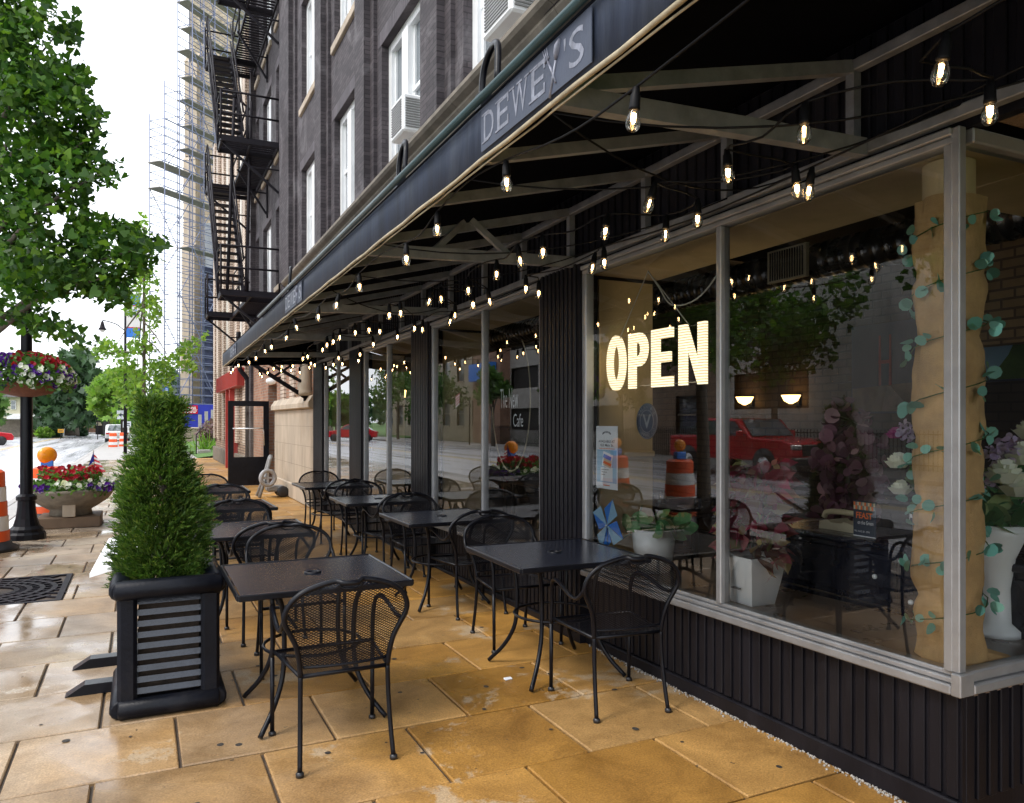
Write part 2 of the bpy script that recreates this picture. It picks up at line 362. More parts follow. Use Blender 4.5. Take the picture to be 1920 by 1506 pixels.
M['warmbrick'] = brick("darkened_warm_brick", (.045, .03, .02), (.06, .04, .025), (.03, .02, .015), .26, .1, .012, .8, .6)  # brick colour darkened to stand for the unlit depth of the cafe
M['churchstone'] = brick("rubble_stone", (.30, .25, .18), (.42, .36, .27), (.22, .19, .15), .5, .26, .02, .9, .6, (.14, .12, .1))
M['litbrick'] = brick("lit_partition_brick", (.34, .21, .10), (.46, .30, .15), (.16, .10, .06), .24, .09, .012, .8, .6)  # lighter copy of the inside brick, with warm light put into its colour
M['grass'] = mat("grass", (.07, .15, .025), .9, 0, .35, 3, .6, 80, (.13, .18, .05), .4)
M['timber'] = mat("brown_timber", (.15, .10, .055), .7, 0, .3, 6, .3, 40, stretch=(.3, 1, 1))
M['chrome'] = mat("bright_metal", (.6, .6, .6), .25, .9, .05)
M['grey'] = mat("grey_plastic", (.22, .22, .22), .5, 0, .1)
M['paper'] = mat("paper_white", (.74, .77, .82), .6, 0, .04)
M['ink'] = mat("dark_ink", (.03, .04, .07), .6, 0, .05)
M['skyblue'] = mat("light_blue_print", (.27, .48, .68), .5, 0, .06)
M['midblue'] = mat("mid_blue_print", (.03, .20, .70), .4, 0, .06)
M['orangeink'] = mat("orange_print", (.75, .16, .04), .5, 0, .05)
M['scaff'] = mat("scaffold_tube", (.14, .16, .25), .5, .2, .15)
M['plank'] = mat("scaffold_plank", (.30, .28, .27), .8, 0, .2)
M['net'] = mat('blue_debris_net', (.035, .04, .085), .9, 0, .5, 2, .2, 20, (.10, .09, .08), .6)
M['reel'] = mat('pale_grey_plastic', (.34, .34, .35), .45)
M['iron'] = mat("dark_iron", (.010, .008, .012), .6, 0, .3, 5, .1, 40, (.035, .022, .022), .3, spec=.2)
M['pot'] = mat("white_planter_pot", (.86, .88, .90), .35, 0, .04, 3)
M['phone'] = mat("cream_plastic", (.58, .52, .38), .35, 0, .05)
M['yellow'] = mat("road_yellow", (.62, .45, .16), .6, 0, .2, 8)
M['roadwhite'] = mat("road_white", (.7, .7, .68), .6, 0, .2, 8)
M['stucco'] = mat("stucco_soffit", (.17, .12, .08), .9, 0, .25, 20, .8, 60)

# wet paving: every slab a little different, golden staining near the shop, puddles towards the street
def paving():
    m, t, p, o = nodes("wet_paving"); tc = N(t, "TexCoord").outputs['Object']; sp = N(t, "SeparateXYZ"); t.links.new(tc, sp.inputs[0])
    ge = N(t, "NewGeometry"); isl = ge.outputs['Random Per Island']
    g = ramp(t, math_(t, 'ADD', sp.outputs[0], math_(t, 'MULTIPLY', math_(t, 'SUBTRACT', noise(t, .9, 4, .6, tc), .5), 2.2)), -.7, 1.1)
    base = mixc(t, g, (.345, .262, .175), (.43, .225, .05)); base = mixc(t, ramp(t, math_(t, 'FRACT', math_(t, 'MULTIPLY', isl, 5.7)), .55, 1), base, mixc(t, g, (.31, .262, .215), (.40, .24, .09)))
    c = mixc(t, 1, base, mixc(t, isl, (.76, .75, .74), (1.16, 1.17, 1.2)), 'MULTIPLY')
    n1 = noise(t, 2.3, 8, .68, tc, .6); c = mixc(t, 1, c, mixc(t, ramp(t, n1, .3, .72), (.56, .51, .44), (1.28, 1.28, 1.28)), 'MULTIPLY')
    n2 = ramp(t, noise(t, 1.15, 7, .7, tc, .3), .565, .605); c = mixc(t, math_(t, 'MULTIPLY', n2, .5), c, (.46, .39, .29))      # pale dry worn patches
    gr = noise(t, 110, 3, .6, tc); c = mixc(t, 1, c, mixc(t, ramp(t, gr, .3, .7), (.68,) * 3, (1.28,) * 3), 'MULTIPLY')
    sp2 = ramp(t, noise(t, 17, 2, .5, tc), .735, .75); c = mixc(t, math_(t, 'MULTIPLY', sp2, .8), c, (.05, .04, .03))
    t.links.new(c, p.inputs['Base Color'])
    wet = ramp(t, math_(t, 'SUBTRACT', noise(t, .75, 4, .55, tc, .4), math_(t, 'MULTIPLY', sp.outputs[0], .06)), .47, .60)
    r = math_(t, 'ADD', math_(t, 'MULTIPLY', math_(t, 'SUBTRACT', 1, wet), .40), .10); r = math_(t, 'ADD', r, math_(t, 'MULTIPLY', n2, .2))
    t.links.new(r, p.inputs['Roughness'])
    b = N(t, "Bump"); b.inputs['Distance'].default_value = .006
    t.links.new(math_(t, 'ADD', math_(t, 'MULTIPLY', math_(t, 'SUBTRACT', 1, wet), .22), .03), b.inputs['Strength'])
    t.links.new(math_(t, 'ADD', gr, noise(t, 9, 5, .6, tc)), b.inputs['Height']); t.links.new(b.outputs[0], p.inputs['Normal'])
    return m
M['paving'] = paving()
def roadmat():
    m, t, p, o = nodes("wet_road"); tc = N(t, "TexCoord").outputs['Object']
    n1 = noise(t, .35, 6, .65, tc); mp = N(t, "Mapping"); mp.inputs['Scale'].default_value = (1.2, .06, 1); t.links.new(tc, mp.inputs[0])
    n2 = noise(t, 1, 5, .6, mp.outputs[0]); c = mixc(t, ramp(t, n1, .3, .7), (.40, .40, .42), (.48, .48, .50)); c = mixc(t, 1, c, mixc(t, ramp(t, n2, .35, .65), (.92,) * 3, (1.06,) * 3), 'MULTIPLY')
    t.links.new(c, p.inputs['Base Color']); t.links.new(math_(t, 'ADD', math_(t, 'MULTIPLY', ramp(t, n2, .35, .7), .32), .16), p.inputs['Roughness'])
    b = N(t, "Bump"); b.inputs['Strength'].default_value = .12; b.inputs['Distance'].default_value = .01; t.links.new(noise(t, 70, 3, .6, tc), b.inputs['Height']); t.links.new(b.outputs[0], p.inputs['Normal'])
    return m
M['road'] = roadmat()
# ================================================================ ground, road, pavement
def struct(name, mb, m, label, cat):
    o = mb.build(name, m); return tag(o, label, cat, kind='structure')
struct('ground', MB().quad((-400, -300, -.3), (400, -300, -.3), (400, 900, -.3), (-400, 900, -.3)), M['grass'], 'green grassy ground stretching away beyond the road and buildings', 'ground')
KX = -2.25                                        # kerb line of the near pavement, the far one is at -13.3
struct('road', MB().box(-13.3, -60, -.29, KX - .16, 500, -.13), M['road'], 'wide pale wet road running away beside the pavement', 'road')
mk = MB()
for x in (-7.9, -7.65): mk.box(x, -60, -.13, x + .1, 400, -.126)
struct('centre_lines', mk, M['yellow'], 'double yellow centre line painted along the road', 'road marking')
mk = MB()
for y in np.arange(-40, 260, 9.0):
    for x in (-10.6, -5.0): mk.box(x, y, -.13, x + .1, y + 3, -.126)
struct('lane_dashes', mk, M['roadwhite'], 'white lane dashes painted along the road', 'road marking')
kb = MB()
for y in np.arange(-12, 120, 3.0): kb.box(KX - .16, y, -.28, KX, y + 2.985, .0, 0, .015)
struct('kerb', kb, M['concrete'], 'pale concrete kerb along the near pavement edge', 'kerb')
kb = MB()
for y in np.arange(-12, 300, 4.0): kb.box(-13.46, y, -.28, -13.3, y + 3.985, .0, 0, .015)
struct('far_kerb', kb, M['concrete'], 'pale concrete kerb on the far side of the road', 'kerb')
struct('far_pavement', MB().box(-16.8, -20, -.28, -13.46, 300, -.004), M['concrete'], 'pale concrete pavement across the road', 'pavement')
struct('paving_bed', MB().box(KX, -4, -.28, 4.6, 36, -.018), mat("joint_mortar", (.07, .05, .035), .7, 0, .3, 8, .3, 60), 'dark sandy joints between the paving slabs', 'paving joints')
pv = MB(); row = 0
for j, y in enumerate(np.arange(-2.93, 35.3, .68)):
    x = -5.0 + (.125 - .36 if j % 2 else .125) % .72
    while x < 4.6:
        a, b = max(x, KX + .33), min(x + .72, 4.55)
        segs = [(a, b)]
        if 7.9 < y < 9.0: segs = [(a, min(b, -1.94)), (max(a, -.64), b)]      # the tree pit
        dz = random.uniform(-.0025, .0015)
        for a, b in segs:
            if b - a > .05: pv.box(a + .007, y + .007, -.05, b - .007, y + .673, dz, 0, .006)
        x += .72
struct('pavement', pv, M['paving'], 'wet golden brown slab pavement in front of the cafe', 'pavement')
ks = MB()
for y in np.arange(-3, 36, 1.5): ks.box(KX + .004, y, -.05, KX + .325, y + 1.49, .001, 0, .008)
struct('kerb_strip', ks, M['concrete'], 'pale concrete strip between the brown slabs and kerb', 'pavement')
gs = MB()
for k in range(110):
    x, y, r = random.uniform(-1.9, 2.7), random.uniform(1.6, 12), random.uniform(.008, .020)
    gs.lathe([(r, .0008), (.001, .0016)], (x, y, .001), 9, 0, False, 1, random.uniform(.7, 1.3))
o = gs.build('gum_spots', mat("old_gum", (.035, .03, .026), .8)); tag(o, 'dark trodden gum spots scattered over the paving slabs', 'gum spots', kind='stuff')
gv = MB()
for k in range(900):
    y = random.uniform(1.0, 4.7); x = 2.90 - abs(random.gauss(0, .022)); r = random.uniform(.003, .008)
    gv.ball((x, y, .002), r, 5, 4)
o = gv.build('grit', mat("pale_grit", (.34, .32, .29), .9, 0, .3, 40)); tag(o, 'crumbled pale grit along the foot of the shop wall', 'grit', kind='stuff')
far = MB().box(KX, 36, -.28, 2.2, 110, -.006)
struct('far_footpath', far, M['concrete'], 'pale concrete footpath passing the lawn further up the street', 'footpath')
# banked lawn beyond the tan building, with stepping slabs
lb = MB().add([(2.2, 36.2, 0), (14, 36.2, 1.5), (14, 55.5, 2.2), (2.2, 55.5, .75), (2.2, 36.2, -.28), (2.2, 55.5, -.28)], [(0, 1, 2, 3), (0, 3, 5, 4)])
struct('lawn', lb, M['grass'], 'sloping green lawn between the tan building and blue hoarding', 'lawn')
st = thing('garden_steps', 'pale stone steps climbing the small green lawn', 'steps', (2.6, 41, .1))
for k in range(6): MB().box(2.35 + k * .14, 38.2 + k * 2.2, .0 + k * .10, 2.9 + k * .14, 39.0 + k * 2.2, .26 + k * .13).build('step', M['concrete'], st, True)
rl = thing('handrail', 'thin dark metal handrail beside the lawn steps', 'handrail', (2.25, 38, 0))
MB().tube([(2.28, 38.2, 0), (2.28, 38.2, .98)], .025, 6).build('post', M['iron'], rl, True)
MB().tube([(2.28, 38.2, .98), (2.9, 42, 1.4), (4.2, 47, 2.1)], .025, 6).build('rail', M['iron'], rl, True)

# ================================================================ the dark brick building with the cafe on its ground floor
FX = 2.95
B = thing('brick_building', 'tall dark purple-grey brick building with the cafe shopfront on its ground floor', 'building', (FX, 1.9, 0))
def wall_x(mb, x, y0, y1, z0, z1, holes, depth, mi=0):
    ys = sorted({y0, y1, *[q for h in holes for q in h[:2]]}); zs = sorted({z0, z1, *[q for h in holes for q in h[2:]]})
    for a, b in zip(ys, ys[1:]):
        for c, d in zip(zs, zs[1:]):
            if any(h[0] <= a and b <= h[1] and h[2] <= c and d <= h[3] for h in holes): continue
            mb.quad((x, b, c), (x, a, c), (x, a, d), (x, b, d), mi)
    for a, b, c, d in holes:
        e = x + depth
        mb.quad((x, a, c), (e, a, c), (e, a, d), (x, a, d), mi); mb.quad((e, b, c), (x, b, c), (x, b, d), (e, b, d), mi)
        mb.quad((x, a, c), (x, b, c), (e, b, c), (e, a, c), mi); mb.quad((x, a, d), (e, a, d), (e, b, d), (x, b, d), mi)
COLS = [(-.3, 1.3), (2.7, 4.3), (5.7, 7.25), (8.6, 10.2), (11.55, 13.05), (14.45, 16.0), (18.7, 19.3), (20.1, 21.5), (22.3, 22.9)]
ROWS = [(4.85, 6.72), (7.97, 10.1), (11.2, 13.2), (14.3, 16.3)]
holes = [(a, b, c, d) for a, b in COLS for c, d in ROWS]
wm = MB(); wall_x(wm, FX, -3, 23.4, 3.3, 18, holes, .2)
wm.quad((FX, -3, 3.3), (9, -3, 3.3), (9, -3, 18), (FX, -3, 18)); wm.quad((9, 23.4, 0), (FX, 23.4, 0), (FX, 23.4, 18), (9, 23.4, 18))
wm.quad((FX, -3, 18), (9, -3, 18), (9, 23.4, 18), (FX, 23.4, 18)); wm.quad((FX, 1.9, 3.9), (9, 1.9, 3.9), (9, 23.4, 3.9), (FX, 23.4, 3.9))
for yc in (1.99, 5.0, 7.92, 10.87, 13.75):
    wm.box(FX - .05, yc - .44, 4.75, FX + .01, yc + .44, 18); wm.box(FX - .14, yc - .26, 4.75, FX + .01, yc + .26, 18)
wm.box(FX - .05, 16.5, 4.7, FX + .01, 18.2, 18); wm.box(FX - .14, 16.75, 4.7, FX + .01, 17.95, 18)
wm.box(FX - .14, 23.0, 0, FX + .01, 23.4, 18)
brickwall = wm.build('wall', M['brickdark'], B, True)
LM = mat("lintel_brick", (.08, .068, .078), .75, 0, .25, 9, .2, 60, island=.2)
for a, b in COLS:                                   # soldier courses over the openings
    for ri, (c, d) in enumerate(ROWS):
        if (ri >= 1 and b < 5) or (ri >= 2 and b < 8) or (ri == 3 and b < 14): continue
        so_ = MB(); n = int((b - a + .3) / .075)
        for k in range(n):
            y = a - .15 + k * (b - a + .3) / n
            so_.box(FX - .006, y + .004, d + .004, FX + .004, y + (b - a + .3) / n - .004, d + .2)
        so_.build('lintel_course', LM, B, True)
cp = [(FX + .01, 4.68), (FX - .05, 4.68), (FX - .055, 4.72), (FX - .10, 4.74), (FX - .13, 4.775), (FX - .13, 4.80), (FX - .19, 4.83), (FX - .215, 4.86), (FX - .215, 4.90), (FX + .01, 4.94)]
cm = MB()
for y in np.arange(-2.9, 17.2, 2.0):
    cm.prism(cp, 'y', y + .004, min(y + 1.996, 17.2))
SH = .018; cm.build('cornice', M['cornice'], B, True); SH = 0
k = 0
for ci, (a, b) in enumerate(COLS):
    for ri, (c, d) in enumerate(ROWS):
        if (ri >= 1 and b < 5) or (ri >= 2 and b < 8) or (ri == 3 and b < 14): continue
        x = FX + .10; f = MB(); wdt = b - a
        f.box(x, a + .001, c, x + .10, a + .13, d); f.box(x, b - .13, c, x + .10, b - .001, d); f.box(x, a + .13, d - .12, x + .10, b - .13, d); f.box(x, a + .13, c, x + .10, b - .13, c + .09)
        xs = [(a + .13, b - .13)]
        if wdt > 1.2:
            m0 = (a + b) / 2; f.box(x - .03, m0 - .12, c + .09, x + .10, m0 + .12, d - .12); xs = [(a + .13, m0 - .12), (m0 + .12, b - .13)]
        for p, q in xs:                              # sash rails
            f.box(x + .04, p, (c + d) / 2 - .025, x + .09, q, (c + d) / 2 + .025)
            f.box(x + .05, p, c + .09, x + .09, p + .04, d - .12); f.box(x + .05, q - .04, c + .09, x + .09, q, d - .12)
        w = f.build('window', M['white'], B, True)
        g = MB()
        for p, q in xs: g.quad((x + .075, q, c + .09), (x + .075, p, c + .09), (x + .075, p, d - .12), (x + .075, q, d - .12))
        g.build('pane', M['winglass'], w, True)
        MB().box(FX - .05, a - .08, c - .14, FX + .16, b + .08, c - .002, 0, .01).build('sill', M['stone'], w, True)

# ---- ground floor: shopfront
GX = 2.885                                           # glass plane
SH = .0125
PIL = [(4.76, 5.38), (7.95, 8.6), (10.8, 11.55), (13.42, 14.25)]
BAYS = [(1.955, 4.76, 3.31), (5.38, 7.95, 6.56), (8.6, 10.8, 9.63), (11.55, 13.42, 12.45)]
def ribs(mb, y0, y1, z0, z1, x, step=.072, wd=.05, dep=.014):
    n = max(1, round((y1 - y0) / step))
    for i in range(n):
        y = y0 + (i + .5) * (y1 - y0) / n; mb.box(x - dep, y - wd / 2, z0, x + .004, y + wd / 2, z1, 0, .004)
for a, b in PIL:
    mb = MB().box(GX - .045, a, 0, GX + .1, b, 2.78); ribs(mb, a + .03, b - .03, .1, 2.77, GX - .045, .062, .040, .016)
    mb.build('ribbed_pilaster', M['ribbed'], B, True)
    MB().box(2.99, a - .02, .60, 3.46, b + .02, 2.66).build('interior_pier', M['beige'], B, True)
    MB().box(2.985, a - .045, 1.36, 3.47, b + .045, 1.41, 0, .01).build('pier_moulding', M['beige'], B, True)
for a, b, mid in BAYS:
    mb = MB().box(GX + .03, a, 0, GX + .1, b, .525); ribs(mb, a, b, .10, .525, GX + .03); mb.box(GX, a, .0, GX + .03, b, .095, 0, .008)
    mb.build('stall_riser', M['ribbed'], B, True)
    f = MB().box(GX - .045, a, .525, GX + .06, b, .565, 0, .006).box(GX - .030, a, .567, GX + .06, b, .590, 0, .005).box(GX - .012, a, .592, GX + .05, b, .612, 0, .004)
    f.box(GX - .03, a, 2.685, GX + .05, b, 2.712, 0, .004).box(GX - .045, a, 2.714, GX + .06, b, 2.745, 0, .005)
    f.box(GX - .03, a, .612, GX + .04, a + .04, 2.685, 0, .005).box(GX - .03, b - .055, .612, GX + .04, b, 2.685, 0, .005)
    w = f.build('shop_window', M['alu'], B, True)
    MB().box(GX - .03, mid - .020, .612, GX + .04, mid + .020, 2.685, 0, .005).build('mullion', M['alu'], w, True)
    for p, q in ((a + .04, mid - .020), (mid + .020, b - .055)):
        MB().quad((GX, q, .612), (GX, p, .612), (GX, p, 2.685), (GX, q, 2.685)).build('pane', M['glass'], w, True)
    MB().box(2.95, a, .50, 3.55, b, .598).build('display_ledge', M['ledge'], B, True)
    MB().box(2.96, a, 2.69, 3.5, b, 2.745).build('soffit', M['beige'], B, True)
mb = MB().box(GX - .045, 1.912, .525, GX + .04, 1.954, .614, 0, .004).box(GX - .028, 1.928, .614, GX + .014, 1.968, 2.745, 0, .004)
mb.build('corner_post', M['alu'], B, True)
# glazed return into the recessed entrance
mb = MB().box(GX + .031, 1.965, 0, 4.6, 1.99, .525)
for i in range(23): mb.box(GX + .05 + i * .074, 1.952, .08, GX + .10 + i * .074, 1.969, .525, 0, .004)
mb.build('stall_riser', M['ribbed'], B, True)
f = MB().box(GX + .042, 1.912, .525, 4.6, 1.99, .565, 0, .006).box(GX + .042, 1.928, .567, 4.6, 1.99, .612, 0, .006).box(GX + .04, 1.915, 2.685, 4.6, 1.99, 2.745, 0, .006).box(4.52, 1.92, .612, 4.6, 1.98, 2.685)
w = f.build('shop_window', M['alu'], B, True)
MB().quad((GX + .016, 1.955, .612), (4.52, 1.955, .612), (4.52, 1.955, 2.685), (GX + .016, 1.955, 2.685)).build('pane', M['glass'], w, True)
MB().box(3.56, 1.995, .5, 4.6, 2.5, .5965).build('display_ledge', M['ledge'], B, True)
MB().box(3.52, 1.995, 2.692, 4.6, 2.5, 2.748).build('soffit', M['beige'], B, True)
MB().box(4.6, -3, 0, 4.75, 1.96, 3.2).build('entrance_wall', M['ribbed'], B, True)
MB().box(GX + .06, -3, 2.78, 4.75, 1.9, 2.95).build('entrance_soffit', M['stucco'], B, True)
mb = MB().box(GX + .03, -3, 2.747, FX + .02, 14.25, 3.32); ribs(mb, -3, 14.25, 2.80, 3.31, GX + .03, .085, .05, .016)
mb.build('ribbed_fascia', M['ribbed'], B, True)
SH = 0
# interior shell
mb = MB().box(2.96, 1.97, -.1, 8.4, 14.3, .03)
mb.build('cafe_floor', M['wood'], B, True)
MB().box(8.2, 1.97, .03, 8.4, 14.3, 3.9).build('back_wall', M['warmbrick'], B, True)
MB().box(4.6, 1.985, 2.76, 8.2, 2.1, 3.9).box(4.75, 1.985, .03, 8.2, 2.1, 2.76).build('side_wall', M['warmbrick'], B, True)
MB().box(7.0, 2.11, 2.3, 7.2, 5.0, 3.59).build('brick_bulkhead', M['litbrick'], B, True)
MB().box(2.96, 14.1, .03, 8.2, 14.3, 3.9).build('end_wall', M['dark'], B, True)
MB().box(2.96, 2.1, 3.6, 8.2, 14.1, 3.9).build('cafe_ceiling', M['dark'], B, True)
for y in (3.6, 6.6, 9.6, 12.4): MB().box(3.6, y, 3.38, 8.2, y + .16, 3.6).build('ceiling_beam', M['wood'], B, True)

# ---- ground floor beyond the shop: limestone dado, brown brick, doorway
mb = MB(); wall_x(mb, FX - .06, 14.25, 23.4, 0, 3.3, [(18.8, 20.2, 0, 2.5)], .5)
mb.build('lower_wall', M['redbrick'], B, True)
mb = MB().box(FX - .16, 14.26, .0, FX - .055, 18.75, .32, 0, .02).box(FX - .12, 14.26, .32, FX - .055, 18.75, 1.83, 0, .006)
mb.prism([(FX - .10, 1.83), (FX - .20, 1.86), (FX - .20, 1.95), (FX - .12, 2.08), (FX - .055, 2.08)], 'y', 14.26, 18.8)
for z in (.72, 1.12, 1.5):
    mb.box(FX - .122, 14.27, z, FX - .118, 18.7, z + .006, 1)
for i, y in enumerate((15.3, 16.5, 17.6)): mb.box(FX - .122, y, .34 + .36 * (i % 2), FX - .118, y + .008, 1.1, 1)
mb.build('limestone_dado', [M['stone'], M['bowl']], B, True)
for y in (15.1, 16.3, 17.5): MB().box(FX - .11, y, 2.08, FX - .05, y + .5, 3.3).build('brick_pier', M['palebrick'], B, True)
mb = MB().lathe([(.0, 2.08), (.17, 2.08), (.17, 2.16), (.14, 2.2), (.16, 2.28), (.12, 2.34), (.11, 3.3)], (FX - .16, 14.75, 0), 16); mb.build('stone_half_column', M['stone'], B, True)
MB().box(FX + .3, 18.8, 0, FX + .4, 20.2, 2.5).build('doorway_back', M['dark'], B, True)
D = thing('open_door', 'black framed glass door standing open across the pavement', 'door', (1.95, 19.9, 0))
f = MB(); x0, x1 = 1.9, 2.86; y = 19.85
f.box(x0, y, .02, x0 + .13, y + .05, 2.1).box(x1 - .13, y, .02, x1, y + .05, 2.1).box(x0 + .13, y, 1.97, x1 - .13, y + .05, 2.1).box(x0 + .13, y, .02, x1 - .13, y + .05, .72)
f.build('door_frame', M['black'], D, True)
MB().quad((x0 + .13, y + .02, .72), (x1 - .13, y + .02, .72), (x1 - .13, y + .02, 1.97), (x0 + .13, y + .02, 1.97)).build('pane', M['glass'], D, True)
MB().tube([(x0 + .1, y - .06, 1.42), (x1 - .16, y - .06, 1.42), (x1 - .13, y - .06, 1.36), (x1 - .12, y - .06, 1.0)], .018, 8).box(x0 + .1, y - .06, 1.40, x0 + .13, y, 1.44).build('push_bar', M['chrome'], D, True)
# louvred air conditioner boxes in the upper windows
def aircon(y0, y1, z0, z1, label):
    t = thing('air_conditioner', label, 'air conditioner', (FX - .1, y0, z0), 0, 'air conditioners in the upper windows')
    MB().box(FX - .16, y0, z0, FX + .14, y1, z1, 0, .02).build('casing', M['white'], t, True)
    g = MB()
    for i in range(int((z1 - z0 - .08) / .03)): g.box(FX - .172, y0 + .06, z0 + .05 + i * .03, FX - .158, y1 - .06, z0 + .065 + i * .03)
    g.build('louvre_grille', M['grey'], t, True)
    g = MB()
    for i in range(int((z1 - z0 - .08) / .03)): g.box(FX - .13, y0 - .012, z0 + .05 + i * .03, FX + .05, y0 + .002, z0 + .065 + i * .03)
    g.build('side_vent', M['grey'], t, True)
aircon(8.75, 9.25, 5.05, 5.5, 'white louvred air conditioner in the window above the first awning bracket')
aircon(5.8, 6.4, 5.05, 5.62, 'large grey and white air conditioner in the nearest window above the awning')

# ================================================================ awning
SH = .0125
A = thing('awning', 'long black canvas awning with a name on its navy valance, over the pavement tables', 'awning', (1.27, 14.2, 2.71))
AX, ZB, ZT, Y0, Y1 = 1.27, 2.70, 2.893, -1.5, 14.2; WX = 2.88
cv = MB().prism([(AX, ZT + .012), (2.935, 3.325), (2.935, 3.337), (AX, ZT + .024)], 'y', Y0, Y1); cv.build('canopy', M['canvas'], A, True)
vm = MB(); n = 30                                       # valance hangs in shallow waves
for i in range(n):
    a, b = Y0 + (Y1 - Y0) * i / n, Y0 + (Y1 - Y0) * (i + 1) / n
    xa = AX + .006 * math.sin(i * 1.9); xb = AX + .006 * math.sin((i + 1) * 1.9)
    vm.add([(xa, a, ZB), (xb, b, ZB), (AX, b, ZT + .01), (AX, a, ZT + .01), (xa + .008, a, ZB), (xb + .008, b, ZB), (AX + .008, b, ZT + .01), (AX + .008, a, ZT + .01)], [(1, 0, 3, 2), (4, 5, 6, 7), (0, 1, 5, 4)], 0, True)
vm.build('valance', M['valance'], A, True)
MB().add([(AX, Y1, ZB), (WX, Y1, 2.80), (WX, Y1, 3.30), (AX, Y1, ZT), (AX, Y1 - .01, ZB), (WX, Y1 - .01, 2.80), (WX, Y1 - .01, 3.30), (AX, Y1 - .01, ZT)], [(0, 1, 2, 3), (7, 6, 5, 4), (4, 5, 1, 0)]).build('end_flap', M['canvas'], A, True)
MB().tube([(AX + .004, Y0 + (Y1 - Y0) * i / 60, ZB - .008 + .004 * math.sin(i * 2.3)) for i in range(61)], .009, 6).build('welt', M['welt'], A, True)
rp = []
for i in range(78):
    y = 1.0 + i * .168; s = i % 6
    rp.append((AX + (.045 if s == 3 else .018), y, ZB - (.002 if s == 3 else .022)))
MB().tube(rp, .0042, 5).build('lacing_rope', M['welt'], A, True)
MB().tube([(AX - .03, Y0, ZT + .025), (AX - .03, 9.4, ZT + .025)], .018, 8).build('conduit', mat("dark_green_pipe", (.02, .05, .055), .4, 0, .2), A, True)
for y in (2.96, 4.12, 7.6):
    MB().tube(spline([(AX + .02, y, ZT + .02), (AX + .02, y, ZT + .13), (AX + .02, y - .03, ZT + .20), (AX + .01, y - .12, ZT + .23), (AX - .01, y - .22, ZT + .19), (AX - .03, y - .26, ZT + .03)], 5), .014, 8).box(AX + .0, y - .03, ZT + .015, AX + .05, y + .03, ZT + .09).build('hook_bracket', M['black'], A, True)
# frame under the canvas
MB().box(WX - .05, Y0, 2.765, WX, Y1, 2.815, 0, .004).build('wall_rail', M['galv'], A, True)
MB().box(WX - .05, Y0, 3.15, WX, Y1, 3.20, 0, .004).build('upper_rail', M['galv'], A, True)
MB().box(AX + .012, Y0, ZB + .015, AX + .047, Y1, ZB + .05, 0, .004).box(AX + .012, Y0, ZT - .035, AX + .047, Y1, ZT).build('front_rail', M['galv'], A, True)
def bar(p, q, a, b, name):                               # square section bar
    p, q = Vector(p), Vector(q); t = (q - p).normalized(); s = t.cross(Vector((0, 0, 1))).normalized(); u = s.cross(t)
    vs = [c + s * (i * a / 2) + u * (j * b / 2) for c in (p, q) for i, j in ((-1, -1), (1, -1), (1, 1), (-1, 1))]
    return MB().add(vs, [(0, 1, 2, 3), (7, 6, 5, 4), (0, 4, 5, 1), (1, 5, 6, 2), (2, 6, 7, 3), (3, 7, 4, 0)]).build(name, M['galv'], A, True)
for y in (-.2, 2.35, 4.85, 7.42, 9.85, 12.3): bar((AX + .03, y, ZB + .035), (WX - .05, y, 2.79), .05, .075, 'lower_strut'); 
for y in (-.2, .9, 1.62, 2.42, 3.24, 3.98, 4.92, 5.7, 6.5, 7.36, 8.2, 9.0, 9.92, 10.8, 11.6, 12.38, 13.2):
    bar((AX + .03, y, ZT - .10), (WX - .05, y, 3.17), .045, .055, 'rafter')
    MB().box(WX - .047, y - .022, 2.816, WX - .002, y + .022, 3.149).build('frame_post', M['galv'], A, True)
bar((2.35, 4.87, 2.78), (2.05, 4.90, 3.02), .04, .04, 'tie_bar'); bar((1.75, 4.87, 2.76), (2.0, 4.9, 3.0), .04, .04, 'tie_bar')
